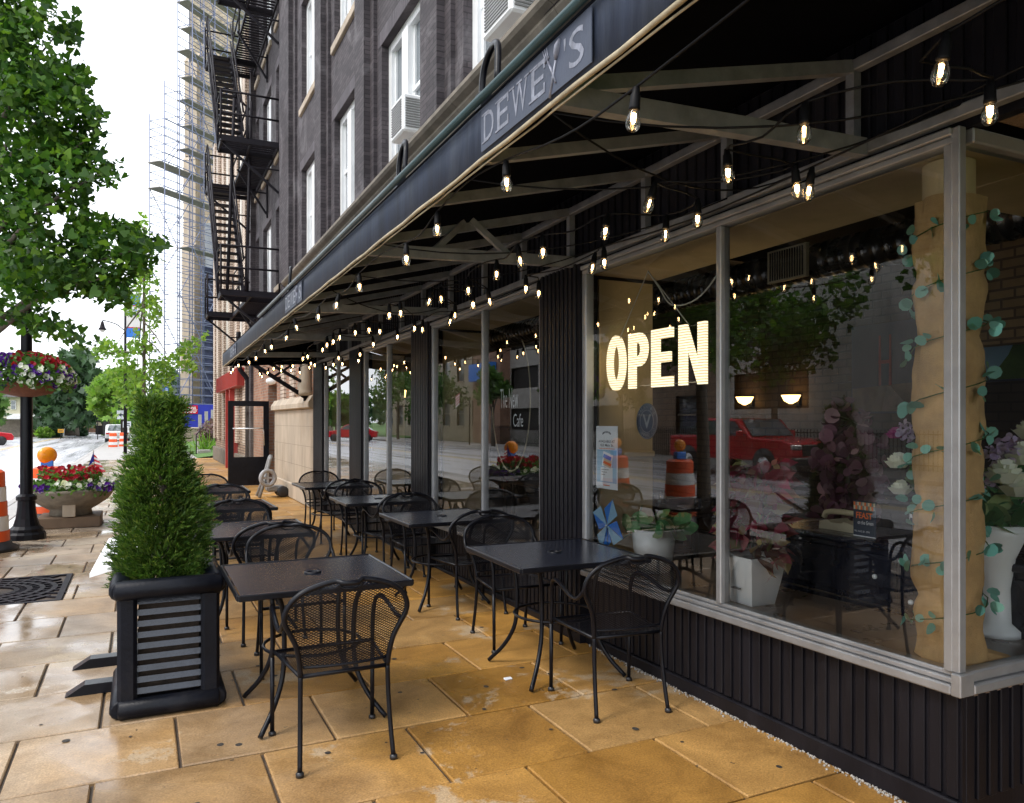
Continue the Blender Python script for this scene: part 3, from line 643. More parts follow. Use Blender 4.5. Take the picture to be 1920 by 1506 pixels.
# the name on the valance, three times: D E W E fork-and-spoon Y ' S
namemat = mat("worn_silver_lettering", (.20, .21, .26), .4, .2, .4, 30, dirt=(.10, .10, .13), dirtamt=.9)
panelmat = mat("name_patch", (.046, .057, .088), .6, 0, .2, 8, .1, 150, stretch=(1, 1, .3))
def name_panel(yc, w=.98, sc=1.0):
    x = AX - .010; y = yc + w / 2
    p = MB().box(x - .0015, yc - w / 2 - .03, ZB + .012, x + .002, yc + w / 2 + .03, ZT - .006).build('name_panel', panelmat, A, True)
    L = MB(); h = .12; zb = ZB + .04; xx = x - .0028; adv = w / 6.1; r = (0, -1, 0); u = (0, 0, 1)
    def serif(ya, yb, z): L.box(xx - .001, ya, z, xx + .001, yb, z + .007)
    for i, c in enumerate("DEWE"):
        o0 = y - i * adv; wd = adv * (.98 if c == 'W' else .74); o0 -= (0, .0, .0, .03)[i]
        L.text(c, (xx, o0, zb), r, u, wd, h)
        if c in 'DE': serif(o0 - .05, o0 + .018, zb); serif(o0 - .05, o0 + .018, zb + h - .007)
        if c == 'E': L.box(xx - .001, o0 - wd - .006, zb, xx + .001, o0 - wd + .004, zb + .035); L.box(xx - .001, o0 - wd - .006, zb + h - .035, xx + .001, o0 - wd + .004, zb + h)
        if c == 'W':
            for q in (0, .5, 1): serif(o0 - wd * q - .022, o0 - wd * q + .022, zb + h - .007)
    yy = y - 4.45 * adv                                   # fork leaning one way, spoon the other, crossing like a Y
    L.tube([(xx, yy - .022, zb + .0), (xx, yy + .012, zb + .06), (xx, yy + .04, zb + .105)], .006, 6, flat=.6)
    for t in (-.014, 0, .014): L.tube([(xx, yy + .040 + t * .6, zb + .10), (xx, yy + .058 + t, zb + .145)], .0028, 5)
    L.tube([(xx, yy + .026, zb + .108), (xx, yy + .056, zb + .098)], .004, 5)
    L.tube([(xx, yy + .024, zb - .035), (xx, yy - .022, zb + .075)], .0055, 6)
    L.tube([(xx, yy - .022, zb + .075), (xx, yy - .032, zb + .092), (xx, yy - .042, zb + .115), (xx, yy - .05, zb + .135)], [.006, .017, .018, .006], 8, flat=.3)
    L.text("'", (xx, y - 5.02 * adv, zb + h - .04), r, u, .012, .04)
    L.text("S", (xx, y - 5.28 * adv, zb), r, u, adv * .72, h)
    L.build('lettering', namemat, p, True)
name_panel(2.47, .80); name_panel(7.25, .80); name_panel(12.4, .80)
SH = 0
# ================================================================ tables and chairs
def make_table():
    t = thing('cafe_table', 'x', 'table', (0, 0, 0), 0, 'black metal tables outside the cafe')
    h = .44; z = .76; n = 1
    tp = MB()
    def uvq(x0, y0, x1, y1, zz): tp.quad((x0, y0, zz), (x1, y0, zz), (x1, y1, zz), (x0, y1, zz), 0, [(x0, y0), (x1, y0), (x1, y1), (x0, y1)])
    g = h - .012; c = .03
    for a in ((-g, -g, g, -c), (-g, c, g, g), (-g, -c, -c, c), (c, -c, g, c)): uvq(*a, z - .004)
    tp.build('perforated_top', M['perf'], t)
    rim = MB()
    for s in (-1, 1):
        rim.box(-h, s * h - .008, z - .032, h, s * h + .008, z, 0, .005); rim.box(s * h - .008, -h + .009, z - .032, s * h + .008, h - .009, z, 0, .005)
    rim.box(-g, -.02, z - .026, g, .02, z - .008).box(-.02, -g, z - .0265, .02, g, z - .0085)
    rim.build('rim', M['black'], t)
    MB().lathe([(.027, -.012), (.045, -.010), (.047, .002), (.032, .004), (.027, 0), (.027, -.05)], (0, 0, z), 20).build('umbrella_ring', M['black'], t)
    MB().lathe([(.001, -.008), (.026, -.008)], (0, 0, z), 16).build('hole_cap', M['alu'], t)
    for sx in (-1, 1):
        for sy in (-1, 1):
            pts = [(sx * .30, sy * .30, z - .03), (sx * .235, sy * .235, z - .05), (sx * .20, sy * .20, z - .12), (sx * .185, sy * .185, .52), (sx * .185, sy * .185, .36), (sx * .20, sy * .20, .24), (sx * .25, sy * .25, .12), (sx * .325, sy * .325, .012)]
            MB().tube(spline(pts, 5), .0135, 8).build('leg', M['black'], t)
    MB().tube([(.262 * math.cos(a * PI / 16), .262 * math.sin(a * PI / 16), .37) for a in range(32)], .009, 6, closed=True).build('hoop', M['black'], t)
    return t
def make_chair():
    t = thing('mesh_armchair', 'x', 'chair', (0, 0, 0), 0, 'black mesh armchairs outside the cafe')
    yb = lambda z: -.215 - (max(0, z - .43) ** 1.2) * .24
    half = [(.205, .43), (.212, .50), (.228, .575), (.258, .640), (.282, .69), (.284, .735), (.258, .79), (.200, .835), (.12, .862), (.06, .872)]
    # mesh backrest, curved slightly around the sitter
    bk = MB(); rows = 14; cols = 10; top = {}
    def halfw(z):
        for (xa, za), (xb, zb) in zip(half, half[1:]):
            if za <= z <= zb: return xa + (xb - xa) * (z - za) / (zb - za)
        return .02 if z > .86 else .2
    zs = [.47 + (.868 - .47) * i / rows for i in range(rows + 1)]
    pt = lambda u, z: (u * halfw(z), yb(z) - .035 * (1 - u * u) + .012, z)
    for i in range(rows):
        for j in range(cols):
            u0, u1 = -1 + 2 * j / cols, -1 + 2 * (j + 1) / cols; q = [pt(u0, zs[i]), pt(u1, zs[i]), pt(u1, zs[i + 1]), pt(u0, zs[i + 1])]
            if i >= rows - 1 and 4 <= j <= 5: continue
            bk.add(q, [(0, 1, 2, 3)], 0, True, [[(p[0], p[2]) for p in q]])
    bk.build('backrest_mesh', M['mesh'], t)
    fr = MB(); L = [(-x, yb(z), z) for x, z in half]; Rr = [(x, yb(z), z) for x, z in half[::-1]]
    mid = [(-.03, yb(.866) - .03, .866), (.03, yb(.866) - .03, .866)]
    fr.tube(spline(L + mid + Rr, 4), .0125, 8)
    fr.tube(spline([(-.055, yb(.86) - .02, .862), (-.035, yb(.83) - .03, .842), (0, yb(.83) - .035, .838), (.035, yb(.83) - .03, .842), (.055, yb(.86) - .02, .862)], 4), .006, 6)
    fr.tube([pt(u / 5, .47) for u in range(-5, 6)], .007, 6)
    fr.build('back_frame', M['black'], t)
    for s in (-1, 1):
        lg = MB().tube(spline([(s * .205, -.215, .45), (s * .207, -.222, .30), (s * .212, -.245, .14), (s * .218, -.272, .01)], 4), .0115, 8).build('leg', M['black'], t)
        MB().lathe([(.001, 0), (.019, 0), (.019, .016), (.012, .022)], (s * .218, -.273, 0), 12).build('foot', M['rubber'], lg)
        ar = MB().tube(spline([(s * .283, yb(.72), .72), (s * .290, -.235, .675), (s * .290, -.17, .640), (s * .288, -.08, .640), (s * .284, .04, .668), (s * .278, .14, .682), (s * .270, .205, .662), (s * .263, .235, .60), (s * .260, .245, .50), (s * .26, .25, .40)], 5), .0115, 8).build('arm', M['black'], t)
        lg = MB().tube([(s * .26, .25, .41), (s * .26, .255, .01)], .0115, 8).build('leg', M['black'], t)
        MB().lathe([(.001, 0), (.019, 0), (.019, .016), (.012, .022)], (s * .26, .255, 0), 12).build('foot', M['rubber'], lg)
    st = MB(); n = 6; zf = lambda u, v: .432 - .018 * (1 - u * u) * (1 - (2 * v - 1) ** 2)
    sp = lambda u, v: (u * (.205 + .045 * v), -.215 + .455 * v, zf(u, v))
    for i in range(n):
        for j in range(n):
            q = [sp(-1 + 2 * a / n, b / n) for a, b in ((j, i), (j + 1, i), (j + 1, i + 1), (j, i + 1))]
            st.add(q, [(0, 1, 2, 3)], 0, True, [[(p[0], p[1]) for p in q]])
    st.build('seat_mesh', M['mesh'], t)
    MB().tube([(-.207, -.215, .43), (-.252, .235, .43), (.252, .235, .43), (.207, -.215, .43)], .0105, 8, closed=True).tube([(-.25, .24, .43), (-.26, .25, .43)], .009, 6).tube([(.25, .24, .43), (.26, .25, .43)], .009, 6).build('seat_frame', M['black'], t)
    return t
tab0 = make_table(); ch0 = make_chair(); used = {'t': 0, 'c': 0}
def put(proto, key, x, y, rz, label):
    o = proto if not used[key] else copy_tree(proto); used[key] += 1
    o.location = (x, y, 0); o.rotation_euler = (0, 0, rz); o['label'] = label
ORD = ['nearest', 'second', 'third', 'farthest']
LT = [(.86, 4.34), (.755, 6.35), (.75, 8.2), (.75, 10.2)]; RT = [(2.40, 4.34), (2.41, 6.44), (2.33, 8.18), (2.30, 10.32)]
for row, T_ in (('planter', LT), ('window', RT)):
    for i, (x, y) in enumerate(T_):
        put(tab0, 't', x, y, R((0, -1, 1.5, -.5, -1.5, .5, -1, 1)[i + 4 * (row == 'window')]), f'black perforated square table, {ORD[i]} in the row beside the {"shop windows" if row == "window" else "planter"}')
CH = {('planter', 'n'): [(.86, 3.80, 0), (.86, 6.02, 2), (.83, 7.8, -3), (.82, 9.75, 2)], ('planter', 'f'): [(.93, 5.22, 180), (.80, 7.18, 183), (.82, 9.02, 177), (.8, 11.0, 181)],
      ('window', 'n'): [(2.425, 3.73, -6), (2.5, 6.03, 2), (2.38, 7.75, 5), (2.36, 9.85, -3)], ('window', 'f'): [(2.46, 5.07, 178), (2.45, 7.13, 184), (2.36, 8.9, 178), (2.34, 11.0, 183)]}
for (row, side), L_ in CH.items():
    for i, (x, y, a) in enumerate(L_):
        put(ch0, 'c', x, y, R(a), f'black mesh armchair on the {"near" if side == "n" else "far"} side of the {ORD[i]} table in the {row} row')

# ================================================================ planter with arborvitae
P = thing('planter_box', 'large black slatted wooden planter box with rounded rim, holding the evergreen', 'planter', (.14, 4.95, 0))
PW = mat("black_painted_wood", (.004, .005, .009), .4, 0, .4, 5, .2, 60, (.05, .045, .042), .3, spec=.18, stretch=(1, 1, 1))
x0, x1, y0, y1 = -.105, .385, 4.62, 5.30
b = MB()
for a, c in (((x0 - .01, y0, .05), (x1 + .01, y0, .05)), ((x0 - .01, y1, .05), (x1 + .01, y1, .05)), ((x0, y0 - .01, .05), (x0, y1 + .01, .05)), ((x1, y0 - .01, .05), (x1, y1 + .01, .05))):
    b.tube([Vector(a), Vector(a).lerp(Vector(c), .02), Vector(a).lerp(Vector(c), .98), Vector(c)], [.040, .052, .052, .040], 12)
b.box(x0, y0, .0, x1, y1, .09, 0, .02); b.build('base_rail', PW, P, True)
b = MB()
for a, c in (((x0 - .03, y0, .69), (x1 + .03, y0, .69)), ((x0 - .03, y1, .69), (x1 + .03, y1, .69)), ((x0, y0 - .03, .69), (x0, y1 + .03, .69)), ((x1, y0 - .03, .69), (x1, y1 + .03, .69))):
    b.tube([Vector(a), Vector(a).lerp(Vector(c), .03), Vector(a).lerp(Vector(c), .97), Vector(c)], [.040, .054, .054, .040], 12)
b.build('top_rail', PW, P, True)
for cx in (x0 + .035, x1 - .035):
    for cy in (y0 + .035, y1 - .035): MB().box(cx - .048, cy - .048, .08, cx + .048, cy + .048, .66, 0, .018).build('corner_post', PW, P, True)
sl_ = MB()
for i in range(9):
    z = .112 + i * .061
    for a, c, ax in ((x0 + .084, x1 - .084, 'x'), (y0 + .084, y1 - .084, 'y')):
        for s in (0, 1):
            if ax == 'x':
                yy = y0 + .035 if s == 0 else y1 - .035; k = 1 if s == 0 else -1
                sl_.add([(a, yy, z), (c, yy, z), (c, yy + k * .012, z + .030), (a, yy + k * .012, z + .030), (a, yy + k * .02, z - .004), (c, yy + k * .02, z - .004)], [(0, 1, 2, 3) if k > 0 else (3, 2, 1, 0), (4, 5, 1, 0), (2, 3, 4, 5)])
            else:
                xx = x0 + .035 if s == 0 else x1 - .035; k = 1 if s == 0 else -1
                sl_.add([(xx, a, z), (xx, c, z), (xx + k * .012, c, z + .030), (xx + k * .012, a, z + .030), (xx + k * .02, a, z - .004), (xx + k * .02, c, z - .004)], [(3, 2, 1, 0) if k > 0 else (0, 1, 2, 3), (4, 5, 1, 0), (2, 3, 4, 5)])
sl_.build('slats', mat("wet_black_slats", (.030, .035, .048), .2, 0, .3, 9, .2, 90), P, True)
MB().box(x0 + .09, y0 + .09, .06, x1 - .09, y1 - .09, .60).build('soil', M['soil'], P, True)
sh = thing('arborvitae', 'dense green conical evergreen with two tips growing in the black planter', 'shrub', (.14, 4.95, .6))
prof = [(.60, .155), (.74, .205), (.95, .222), (1.15, .20), (1.3, .158), (1.45, .105), (1.6, .055), (1.72, .025), (1.84, .01)]
def pr(z, P_=prof):
    for (za, ra), (zb, rb) in zip(P_, P_[1:]):
        if za <= z <= zb: return ra + (rb - ra) * (z - za) / (zb - za)
    return 0
def fronds(n, seed, zmax, dmin, dmax, length, per):
    rg = np.random.default_rng(seed); P_, O_ = [], []; c = 0
    while c < n:
        z = .60 + (zmax - .60) * rg.uniform() ** 1.1; tip = rg.uniform() < .45; a = rg.uniform(0, 2 * PI); d = rg.uniform(dmin, dmax)
        k = max(0, z - 1.30); sgn = 1 if tip else -1; cx = .105 + (.20 * k if tip else -.16 * k)
        bump = 1 + .10 * math.sin(3 * a + 8 * z) + .08 * math.sin(7 * a - 17 * z + 1)
        r = pr(min(z + (.09 if tip else 0), 1.84)) * bump * d * (1 - .38 * min(1, k * 3.2))
        if math.sin(5 * a + 19 * z) + math.sin(13 * z - 2 * a + 2) > 1.15 and d > .8: continue
        c += 1; b0 = np.array((cx + r * math.cos(a), 4.95 + r * math.sin(a), z))
        up_ = rg.uniform(.5, 1.3); D = np.array((math.cos(a), math.sin(a), up_)) + rg.normal(size=3) * .28; D /= np.linalg.norm(D)
        s_ = np.cross(D, rg.normal(size=3)); s_ /= np.linalg.norm(s_); L_ = length * rg.uniform(.6, 1.3)
        for j in range(per):
            t = j / per; sg = 1 if j % 2 else -1; droop = np.array((0, 0, -.25 * t * t * L_))
            P_.append(b0 + D * L_ * t + droop); O_.append(D * (1.1) + s_ * sg * .8 * (1 - .55 * t))
    return np.array(P_), np.array(O_)
NEEDLE = [(0, 0), (.10, .35), (.07, .8), (0, 1), (-.07, .8), (-.10, .35)]
def needles(name, P_, O_, size, m):
    P_ = np.asarray(P_); O_ = np.asarray(O_); O_ = O_ / np.linalg.norm(O_, axis=1)[:, None]; n = len(P_); rg = np.random.default_rng(3)
    b = np.cross(O_, rg.normal(size=(n, 3))); b /= np.linalg.norm(b, axis=1)[:, None]; sh_ = np.array(NEEDLE); s_ = (size * rg.uniform(.7, 1.3, n))[:, None, None]
    V = P_[:, None] + s_ * (sh_[None, :, 0:1] * b[:, None] + sh_[None, :, 1:2] * O_[:, None]) - np.array((.14, 4.95, .6)); k = len(NEEDLE)
    me = bpy.data.meshes.new(name); me.vertices.add(n * k); me.vertices.foreach_set('co', V.ravel()); me.loops.add(n * k); me.loops.foreach_set('vertex_index', np.arange(n * k)); me.polygons.add(n)
    me.polygons.foreach_set('loop_start', np.arange(n) * k); me.polygons.foreach_set('loop_total', np.full(n, k)); me.update(calc_edges=True); me.materials.append(m)
    o = bpy.data.objects.new(name, me); C.objects.link(o); o.parent = sh; return o
p1_, o1_ = fronds(3400, 11, 1.71, .84, 1.04, .072, 15); p2_, o2_ = fronds(1700, 12, 1.70, .45, .88, .07, 10)
needles('foliage', np.vstack([p1_, p2_]), np.vstack([o1_, o2_]), .026, M['arbor'])
p3_, o3_ = fronds(900, 14, 1.55, .2, .7, .08, 8); needles('inner_foliage', p3_, o3_, .04, M['arbor'])
w_, wo = [], []
for tx, ty, z0, hh in ((.04, 4.95, 1.62, .2), (.055, 4.9, 1.59, .15), (.155, 4.95, 1.60, .15), (.145, 5.0, 1.48, .13), (.09, 4.9, 1.46, .1)):
    for k in range(70):
        t = k / 70; a = k * 2.4; w_.append((tx + RNG.normal() * .006, ty + RNG.normal() * .006, z0 + hh * t)); wo.append((math.cos(a) * (1 - t * .6), math.sin(a) * (1 - t * .6), 1.0))
needles('tip_sprays', w_, wo, .034, M['arbor'])
MB().tube([(.14, 4.95, .58), (.14, 4.95, 1.1), (.06, 4.95, 1.5)], [.03, .025, .01], 8).tube([(.14, 4.95, 1.1), (.21, 4.95, 1.5)], [.02, .01], 6).build('stem', M['bark'], sh, True)
# stand whose wedge feet and white board show past the planter
Sg = thing('board_stand', 'black stand with wedge feet and tilted white board behind the planter', 'stand', (-.2, 5.5, 0))
for y in (5.12, 5.66): MB().prism([(-.40, .0), (.0, .0), (.0, .06), (-.30, .06)], 'y', y, y + .10).build('foot', M['black'], Sg, True)
MB().box(-.12, 5.36, .0, -.06, 5.42, .70).box(-.1, 5.15, .0, -.06, 5.72, .05).build('post', M['black'], Sg, True)
MB().add([(-.30, 5.62, .62), (.02, 5.42, .74), (.10, 5.72, .90), (-.20, 5.92, .80), (-.30, 5.62, .595), (.02, 5.42, .715), (.10, 5.72, .875), (-.20, 5.92, .775)], [(0, 1, 2, 3), (7, 6, 5, 4), (0, 4, 5, 1), (1, 5, 6, 2), (2, 6, 7, 3), (3, 7, 4, 0)]).build('board', M['white'], Sg, True)

# ================================================================ string lights
BUL = [(1188,219),(1508,244),(1765,128),(1856,206),(1365,322),(1494,352),(1517,356),(1218,380),(1308,409),(1135,432),(1248,437),(820,428),(950,340),(762,484),(975,487),(1018,471),(931,513),(878,543),(986,540),(1010,549),(918,564),(887,570),(674,536),(805,564),(827,559),(631,571),(597,593),(730,590),(751,586),(853,590),(844,602),(556,613),(692,618),(712,621),(666,623),(777,615),(792,617),(745,631),(537,633),(637,632),(625,640),(613,646),(605,655),(700,645),(509,650),(497,658),(480,671),(467,679),(447,685),(437,693),(433,698),(675,664),(672,676),(568,672),(577,668),(583,681),(590,684),(549,686),(635,671),(642,682),(625,683),(611,689),(580,689),(562,698),(546,694),(528,687),(527,695),(513,691),(502,699),(487,701),(491,706),(1111,500),(1133,491)]
bul = []
for u, v in BUL:
    x, y, z = on_z(u, v, 2.50 if v < 560 else 2.44 if v < 640 else 2.40)
    if x < 1.33: x, y, z = on_x(u, v, 1.33)
    if x > 2.77: x, y, z = on_x(u, v, 2.77)
    if y > 14.1: x, y, z = on_y(u, v, 14.0 + .003 * (u % 17))
    bul.append((x, y, z))
STR = {'outer': [], 'middle': [], 'inner': []}
for b_ in bul: STR['outer' if b_[0] < 1.66 else 'inner' if b_[0] > 2.3 else 'middle'].append(b_)
LBL = {'outer': 'string of lit bulbs hung along the street edge under the awning', 'middle': 'string of lit bulbs looping under the middle of the awning', 'inner': 'string of lit bulbs hung along the shop window heads'}
def make_bulb(t, p, tilt, lit=1):
    ax = Vector((tilt[0], tilt[1], -1)).normalized(); p = Vector(p); q = ax.to_track_quat('Z', 'Y').to_matrix()
    def at(mb): mb.v = [tuple(p + q @ Vector(w)) for w in mb.v]; return mb
    so_ = at(MB().lathe([(.004, -.088), (.010, -.085), (.0125, -.066), (.0155, -.062), (.0165, -.030), (.0175, -.027), (.0175, -.020), (.004, -.018)], (0, 0, 0), 12)).build('bulb_socket', M['cable'], t, True)
    gb = at(MB().lathe([(.012, -.022), (.015, -.012), (.0215, .004), (.0235, .018), (.0205, .033), (.012, .043), (.001, .046)], (0, 0, 0), 14)).build('bulb', M['bulbglass'], t, True)
    at(MB().lathe([(.001, -.012), (.0045, -.010), (.0045, .020), (.001, .022)], (0, 0, 0), 6).tube([(-.008, 0, -.01), (-.007, 0, .014), (0, 0, .02), (.007, 0, .014), (.008, 0, -.01)], .0012, 4)).build('filament', M['filament'], gb, True)
for key, L_ in STR.items():
    L_.sort(key=lambda q: q[1]); t = thing('string_lights', LBL[key], 'string lights', L_[0], 0, 'string lights under the awning')
    pts = []
    for i, p in enumerate(L_):
        dx = .25 * math.sin(i * 2.1) if RNG.uniform() < .35 else .05 * math.sin(i * 1.7); dy = .18 * math.cos(i * 1.3) if RNG.uniform() < .4 else .03
        make_bulb(t, p, (dx, dy))
        top = Vector(p) + Vector((-dx, -dy, 1)).normalized() * .085
        if pts:
            d = (top - pts[-1]).length
            if d > .35: m_ = (top + pts[-1]) / 2; pts.append(Vector((m_.x, m_.y, min(2.74, m_.z + .03 - .06 * (i % 2)))))
        pts.append(top)
    e = pts[0] + Vector((.05, -1.2, .12)); pts.insert(0, e)
    MB().tube(spline(pts, 3), .0045, 5).build('cord', M['cable'], t, True)
for k, (p, q) in enumerate((((1.30, 2.38, 2.69), (2.83, 1.2, 2.80)), ((1.30, 2.38, 2.69), (2.84, 2.75, 2.79)), ((1.3, 3.2, 2.69), (2.84, 1.9, 2.82)), ((1.31, 4.6, 2.69), (2.84, 3.2, 2.8)), ((1.31, 5.6, 2.69), (2.84, 4.2, 2.8)), ((1.31, 6.2, 2.69), (2.84, 7.3, 2.8)))):
    p, q = Vector(p), Vector(q); o = MB().tube([p.lerp(q, t / 10) - Vector((0, 0, .16 * (1 - (t / 5 - 1) ** 2))) for t in range(11)], .0042, 5).build('light_cable', M['cable'])
    tag(o, ['black cable from the valance towards the nearest corner bulbs', 'black cable sagging from the valance to the corner window head', 'black cable crossing under the awning before the largest lettering', 'black cable crossing between the first and second lower struts', 'black cable crossing behind the second lower strut', 'black cable crossing towards the ribbed pilaster under the awning'][k], 'cable', 'cables crossing under the awning')

# ================================================================ things in and behind the shop windows
# LED sign
def rot_poly(mb, poly, mi=0, x=3.02, th=.02): mb.prism(poly, 'x', x, x + th, mi)
Lm = bpy.data.materials.new("led_rows"); Lm.use_nodes = True; t_ = Lm.node_tree; p_ = t_.nodes["Principled BSDF"]
sp_ = N(t_, "SeparateXYZ"); t_.links.new(N(t_, "TexCoord").outputs['Object'], sp_.inputs[0])
rows_ = math_(t_, 'ABSOLUTE', math_(t_, 'SUBTRACT', math_(t_, 'FRACT', math_(t_, 'DIVIDE', sp_.outputs[2], .0165)), .5))
k_ = ramp(t_, rows_, .40, .18); p_.inputs['Base Color'].default_value = (.5, .45, .35, 1)
t_.links.new(mixc(t_, k_, (1, .66, .30), (1, .88, .58)), p_.inputs['Emission Color']); t_.links.new(math_(t_, 'ADD', math_(t_, 'MULTIPLY', k_, .62), .36), p_.inputs['Emission Strength'])
og = thing('open_sign', 'glowing white LED letters spelling OPEN hung inside the window', 'sign', on_x(1228, 670, 3.02))
SX = 3.02
def sx(u, v): q = on_x(u, v, SX); return q[1], q[2]
yl, zt = sx(1137, 645); yr, _ = sx(1322, 620); hz = .375; zc = (sx(1228, 672)[1]); zb_ = zc - hz / 2; Wd = yl - yr
def L2(fx, fz): return (yl - fx * Wd, zb_ + fz * hz)
def letter(polys):
    mb = MB()
    for p in polys: mb.prism([L2(*q) for q in p], 'x', SX, SX + .022)
    mb.build('letter', Lm, og, True)
c0 = .105; st_ = .068
mb = MB(); n = 28
for k in range(n):
    a, b_ = 2 * PI * k / n, 2 * PI * (k + 1) / n
    mb.prism([L2(c0 + .105 * math.cos(a), .5 + .52 * math.sin(a)), L2(c0 + .105 * math.cos(b_), .5 + .52 * math.sin(b_)), L2(c0 + .045 * math.cos(b_), .5 + .34 * math.sin(b_)), L2(c0 + .045 * math.cos(a), .5 + .34 * math.sin(a))], 'x', SX, SX + .022)
mb.build('letter', Lm, og, True)
mb = MB().prism([L2(.255, 0), L2(.255 + st_, 0), L2(.255 + st_, 1), L2(.255, 1)], 'x', SX, SX + .022)
for k in range(12):
    a, b_ = -PI / 2 + PI * k / 12, -PI / 2 + PI * (k + 1) / 12; cx = .36
    mb.prism([L2(cx + .09 * math.cos(a), .70 + .30 * math.sin(a)), L2(cx + .09 * math.cos(b_), .70 + .30 * math.sin(b_)), L2(cx + .025 * math.cos(b_), .70 + .12 * math.sin(b_)), L2(cx + .025 * math.cos(a), .70 + .12 * math.sin(a))], 'x', SX, SX + .022)
for z_ in (.40, .82): mb.prism([L2(.324, z_), L2(.362, z_), L2(.362, z_ + .18), L2(.324, z_ + .18)], 'x', SX, SX + .022)
mb.build('letter', Lm, og, True)
letter([[(.50, 0), (.572, 0), (.572, 1), (.50, 1)]] + [[(.572, z_), (.70, z_), (.70, z_ + .17), (.572, z_ + .17)] for z_ in (0, .83)] + [[(.572, .42), (.68, .42), (.68, .59), (.572, .59)]])
letter([[(.765, 0), (.83, 0), (.83, 1), (.765, 1)], [(.935, 0), (1.0, 0), (1.0, 1), (.935, 1)], [(.83, 1), (.83, .70), (.935, 0), (.935, .30)]])
a1 = (SX, *L2(.16, .95)); a2 = (SX, *L2(.86, .98)); hk = (SX, *L2(.47, 2.05))
MB().tube([a1, hk, a2], .004, 5).tube([hk, (SX, hk[1], 2.6)], .003, 5).build('hanging_cord', M['rope'], og, True)
MB().tube(spline([hk, (SX + .02, *L2(.55, 1.75)), (SX + .02, *L2(.68, 1.38)), (SX + .02, *L2(.9, 1.38)), (SX + .02, *L2(1.08, 1.7)), (SX + .02, *L2(1.1, 1.9))], 5), .005, 5).build('power_cord', M['rope'], og, True)
mb = MB()
for z_ in (.04, .96): mb.tube([(SX + .012, *L2(.02, z_)), (SX + .012, *L2(.98, z_))], .0025, 4)
mb.build('frame_wire', M['chrome'], og, True)
# window decal, emblem, poster and pinwheel fixed inside the panes
GI = GX + .008
def gx(u, v, x=GI): q = on_x(u, v, x); return q
dc = MB(); RY, UZ = (0, -1, 0), (0, 0, 1)
q = gx(938, 772); dc.text('The New', (q[0], q[1], q[2] + .03), RY, UZ, .36, .17, 0, 0, -.004); q = gx(970, 798); dc.text('Cafe', (q[0], q[1] + .08, q[2] - .01), RY, UZ, .19, .11, 0, 0, -.004)
o = dc.build('window_lettering', M['paper']); tag(o, 'thin white lettering reading The New Cafe on the window glass', 'lettering')
q = gx(962, 745); ov = [(GI, q[1] - .38 * math.cos(a), q[2] - .02 + .62 * math.sin(a)) for a in np.linspace(PI * .30, -PI * .97, 40)]
o = MB().tube([(GI, y + .05, z) for _, y, z in ov], .006, 5).build('oval_outline', M['welt']); tag(o, 'thin pale oval outline around the window lettering', 'outline')
em = thing('round_emblem', 'round dark window emblem with a V and a ring of lettering', 'emblem', gx(1213, 790))
q = gx(1213, 790); cy, cz = q[1], q[2]; r = .115
MB().prism([(cy + r * .98 * math.cos(a), cz + r * math.sin(a)) for a in np.linspace(0, 2 * PI, 33)[:-1]], 'x', GI, GI + .003).build('disc', M['ink'], em, True)
mb = MB(); EI = GI - .0015
for rr in (r * .62, r * .96): mb.tube([(EI, cy + rr * math.cos(a), cz + rr * math.sin(a)) for a in np.linspace(0, 2 * PI, 33)[:-1]], .0022, 4, closed=True)
for ring, a0, st, sg in (("VALENTINE", 150, 15, 1), ("COFFEE CO", 212, 14, -1)):
    for i, c in enumerate(ring):
        if c == ' ': continue
        a = R(a0 - i * st) if sg > 0 else R(a0 + i * st); tx = Vector((0, -1, 0)); up = Vector((0, -math.cos(a) * sg, math.sin(a) * sg)); rt = up.cross(Vector((-1, 0, 0))) * -1
        rt = Vector((0, -up.z, up.y)) if True else rt
        ce = Vector((EI, cy - r * .79 * math.cos(a), cz + r * .79 * math.sin(a))); mb.text(c, ce - rt * .009 - up * .011, rt, up, .018, .022)
mb.text('V', (EI, cy + .045, cz - .045), RY, UZ, .09, .09, 0, 0, .02)
mb.build('emblem_lettering', M['galv'], em, True)
po = thing('window_poster', 'white and blue paper poster taped inside the window beside the open sign', 'poster', gx(1137, 915))
q0 = gx(1117, 915); q1 = gx(1157, 915); y0_, y1_ = q0[1], q1[1]; zb2 = gx(1137, 917)[2]; zt2 = gx(1137, 799)[2]; PXx = GI + .004; w_p = y0_ - y1_; h_p = zt2 - zb2
MB().box(PXx, y1_, zb2, PXx + .002, y0_, zt2).build('sheet', M['paper'], po, True)
def PP(fx, fz): return (y0_ - fx * w_p, zb2 + fz * h_p)
def flat(mb, fx0, fz0, fx1, fz1, lay, mi=0):
    a, b_ = PP(fx0, fz0), PP(fx1, fz1); mb.box(PXx - .0006 * lay, b_[0], a[1], PXx - .0006 * lay + .0004, a[0], b_[1], mi)
mb = MB(); flat(mb, .04, .10, .96, .62, 1, 0); flat(mb, .22, .12, .78, .34, 2, 1); mb.add([(PXx - .0018, *PP(.28, .37)), (PXx - .0018, *PP(.72, .31)), (PXx - .0018, *PP(.80, .54)), (PXx - .0018, *PP(.36, .60))], [(0, 1, 2, 3)], 1)
for i, (a, b_, c) in enumerate(((.38, .50, 3), (.50, .56, 2), (.41, .45, 4))):
    mb.add([(PXx - .0024 - .0004 * i, *PP(.34, a)), (PXx - .0024 - .0004 * i, *PP(.70, a - .05)), (PXx - .0024 - .0004 * i, *PP(.74, b_ - .05)), (PXx - .0024 - .0004 * i, *PP(.38, b_))], [(0, 1, 2, 3)], c)
for i, z_ in enumerate((.30, .26, .22)): flat(mb, .27, z_, .60 - .08 * i, z_ + .012, 4, 5)
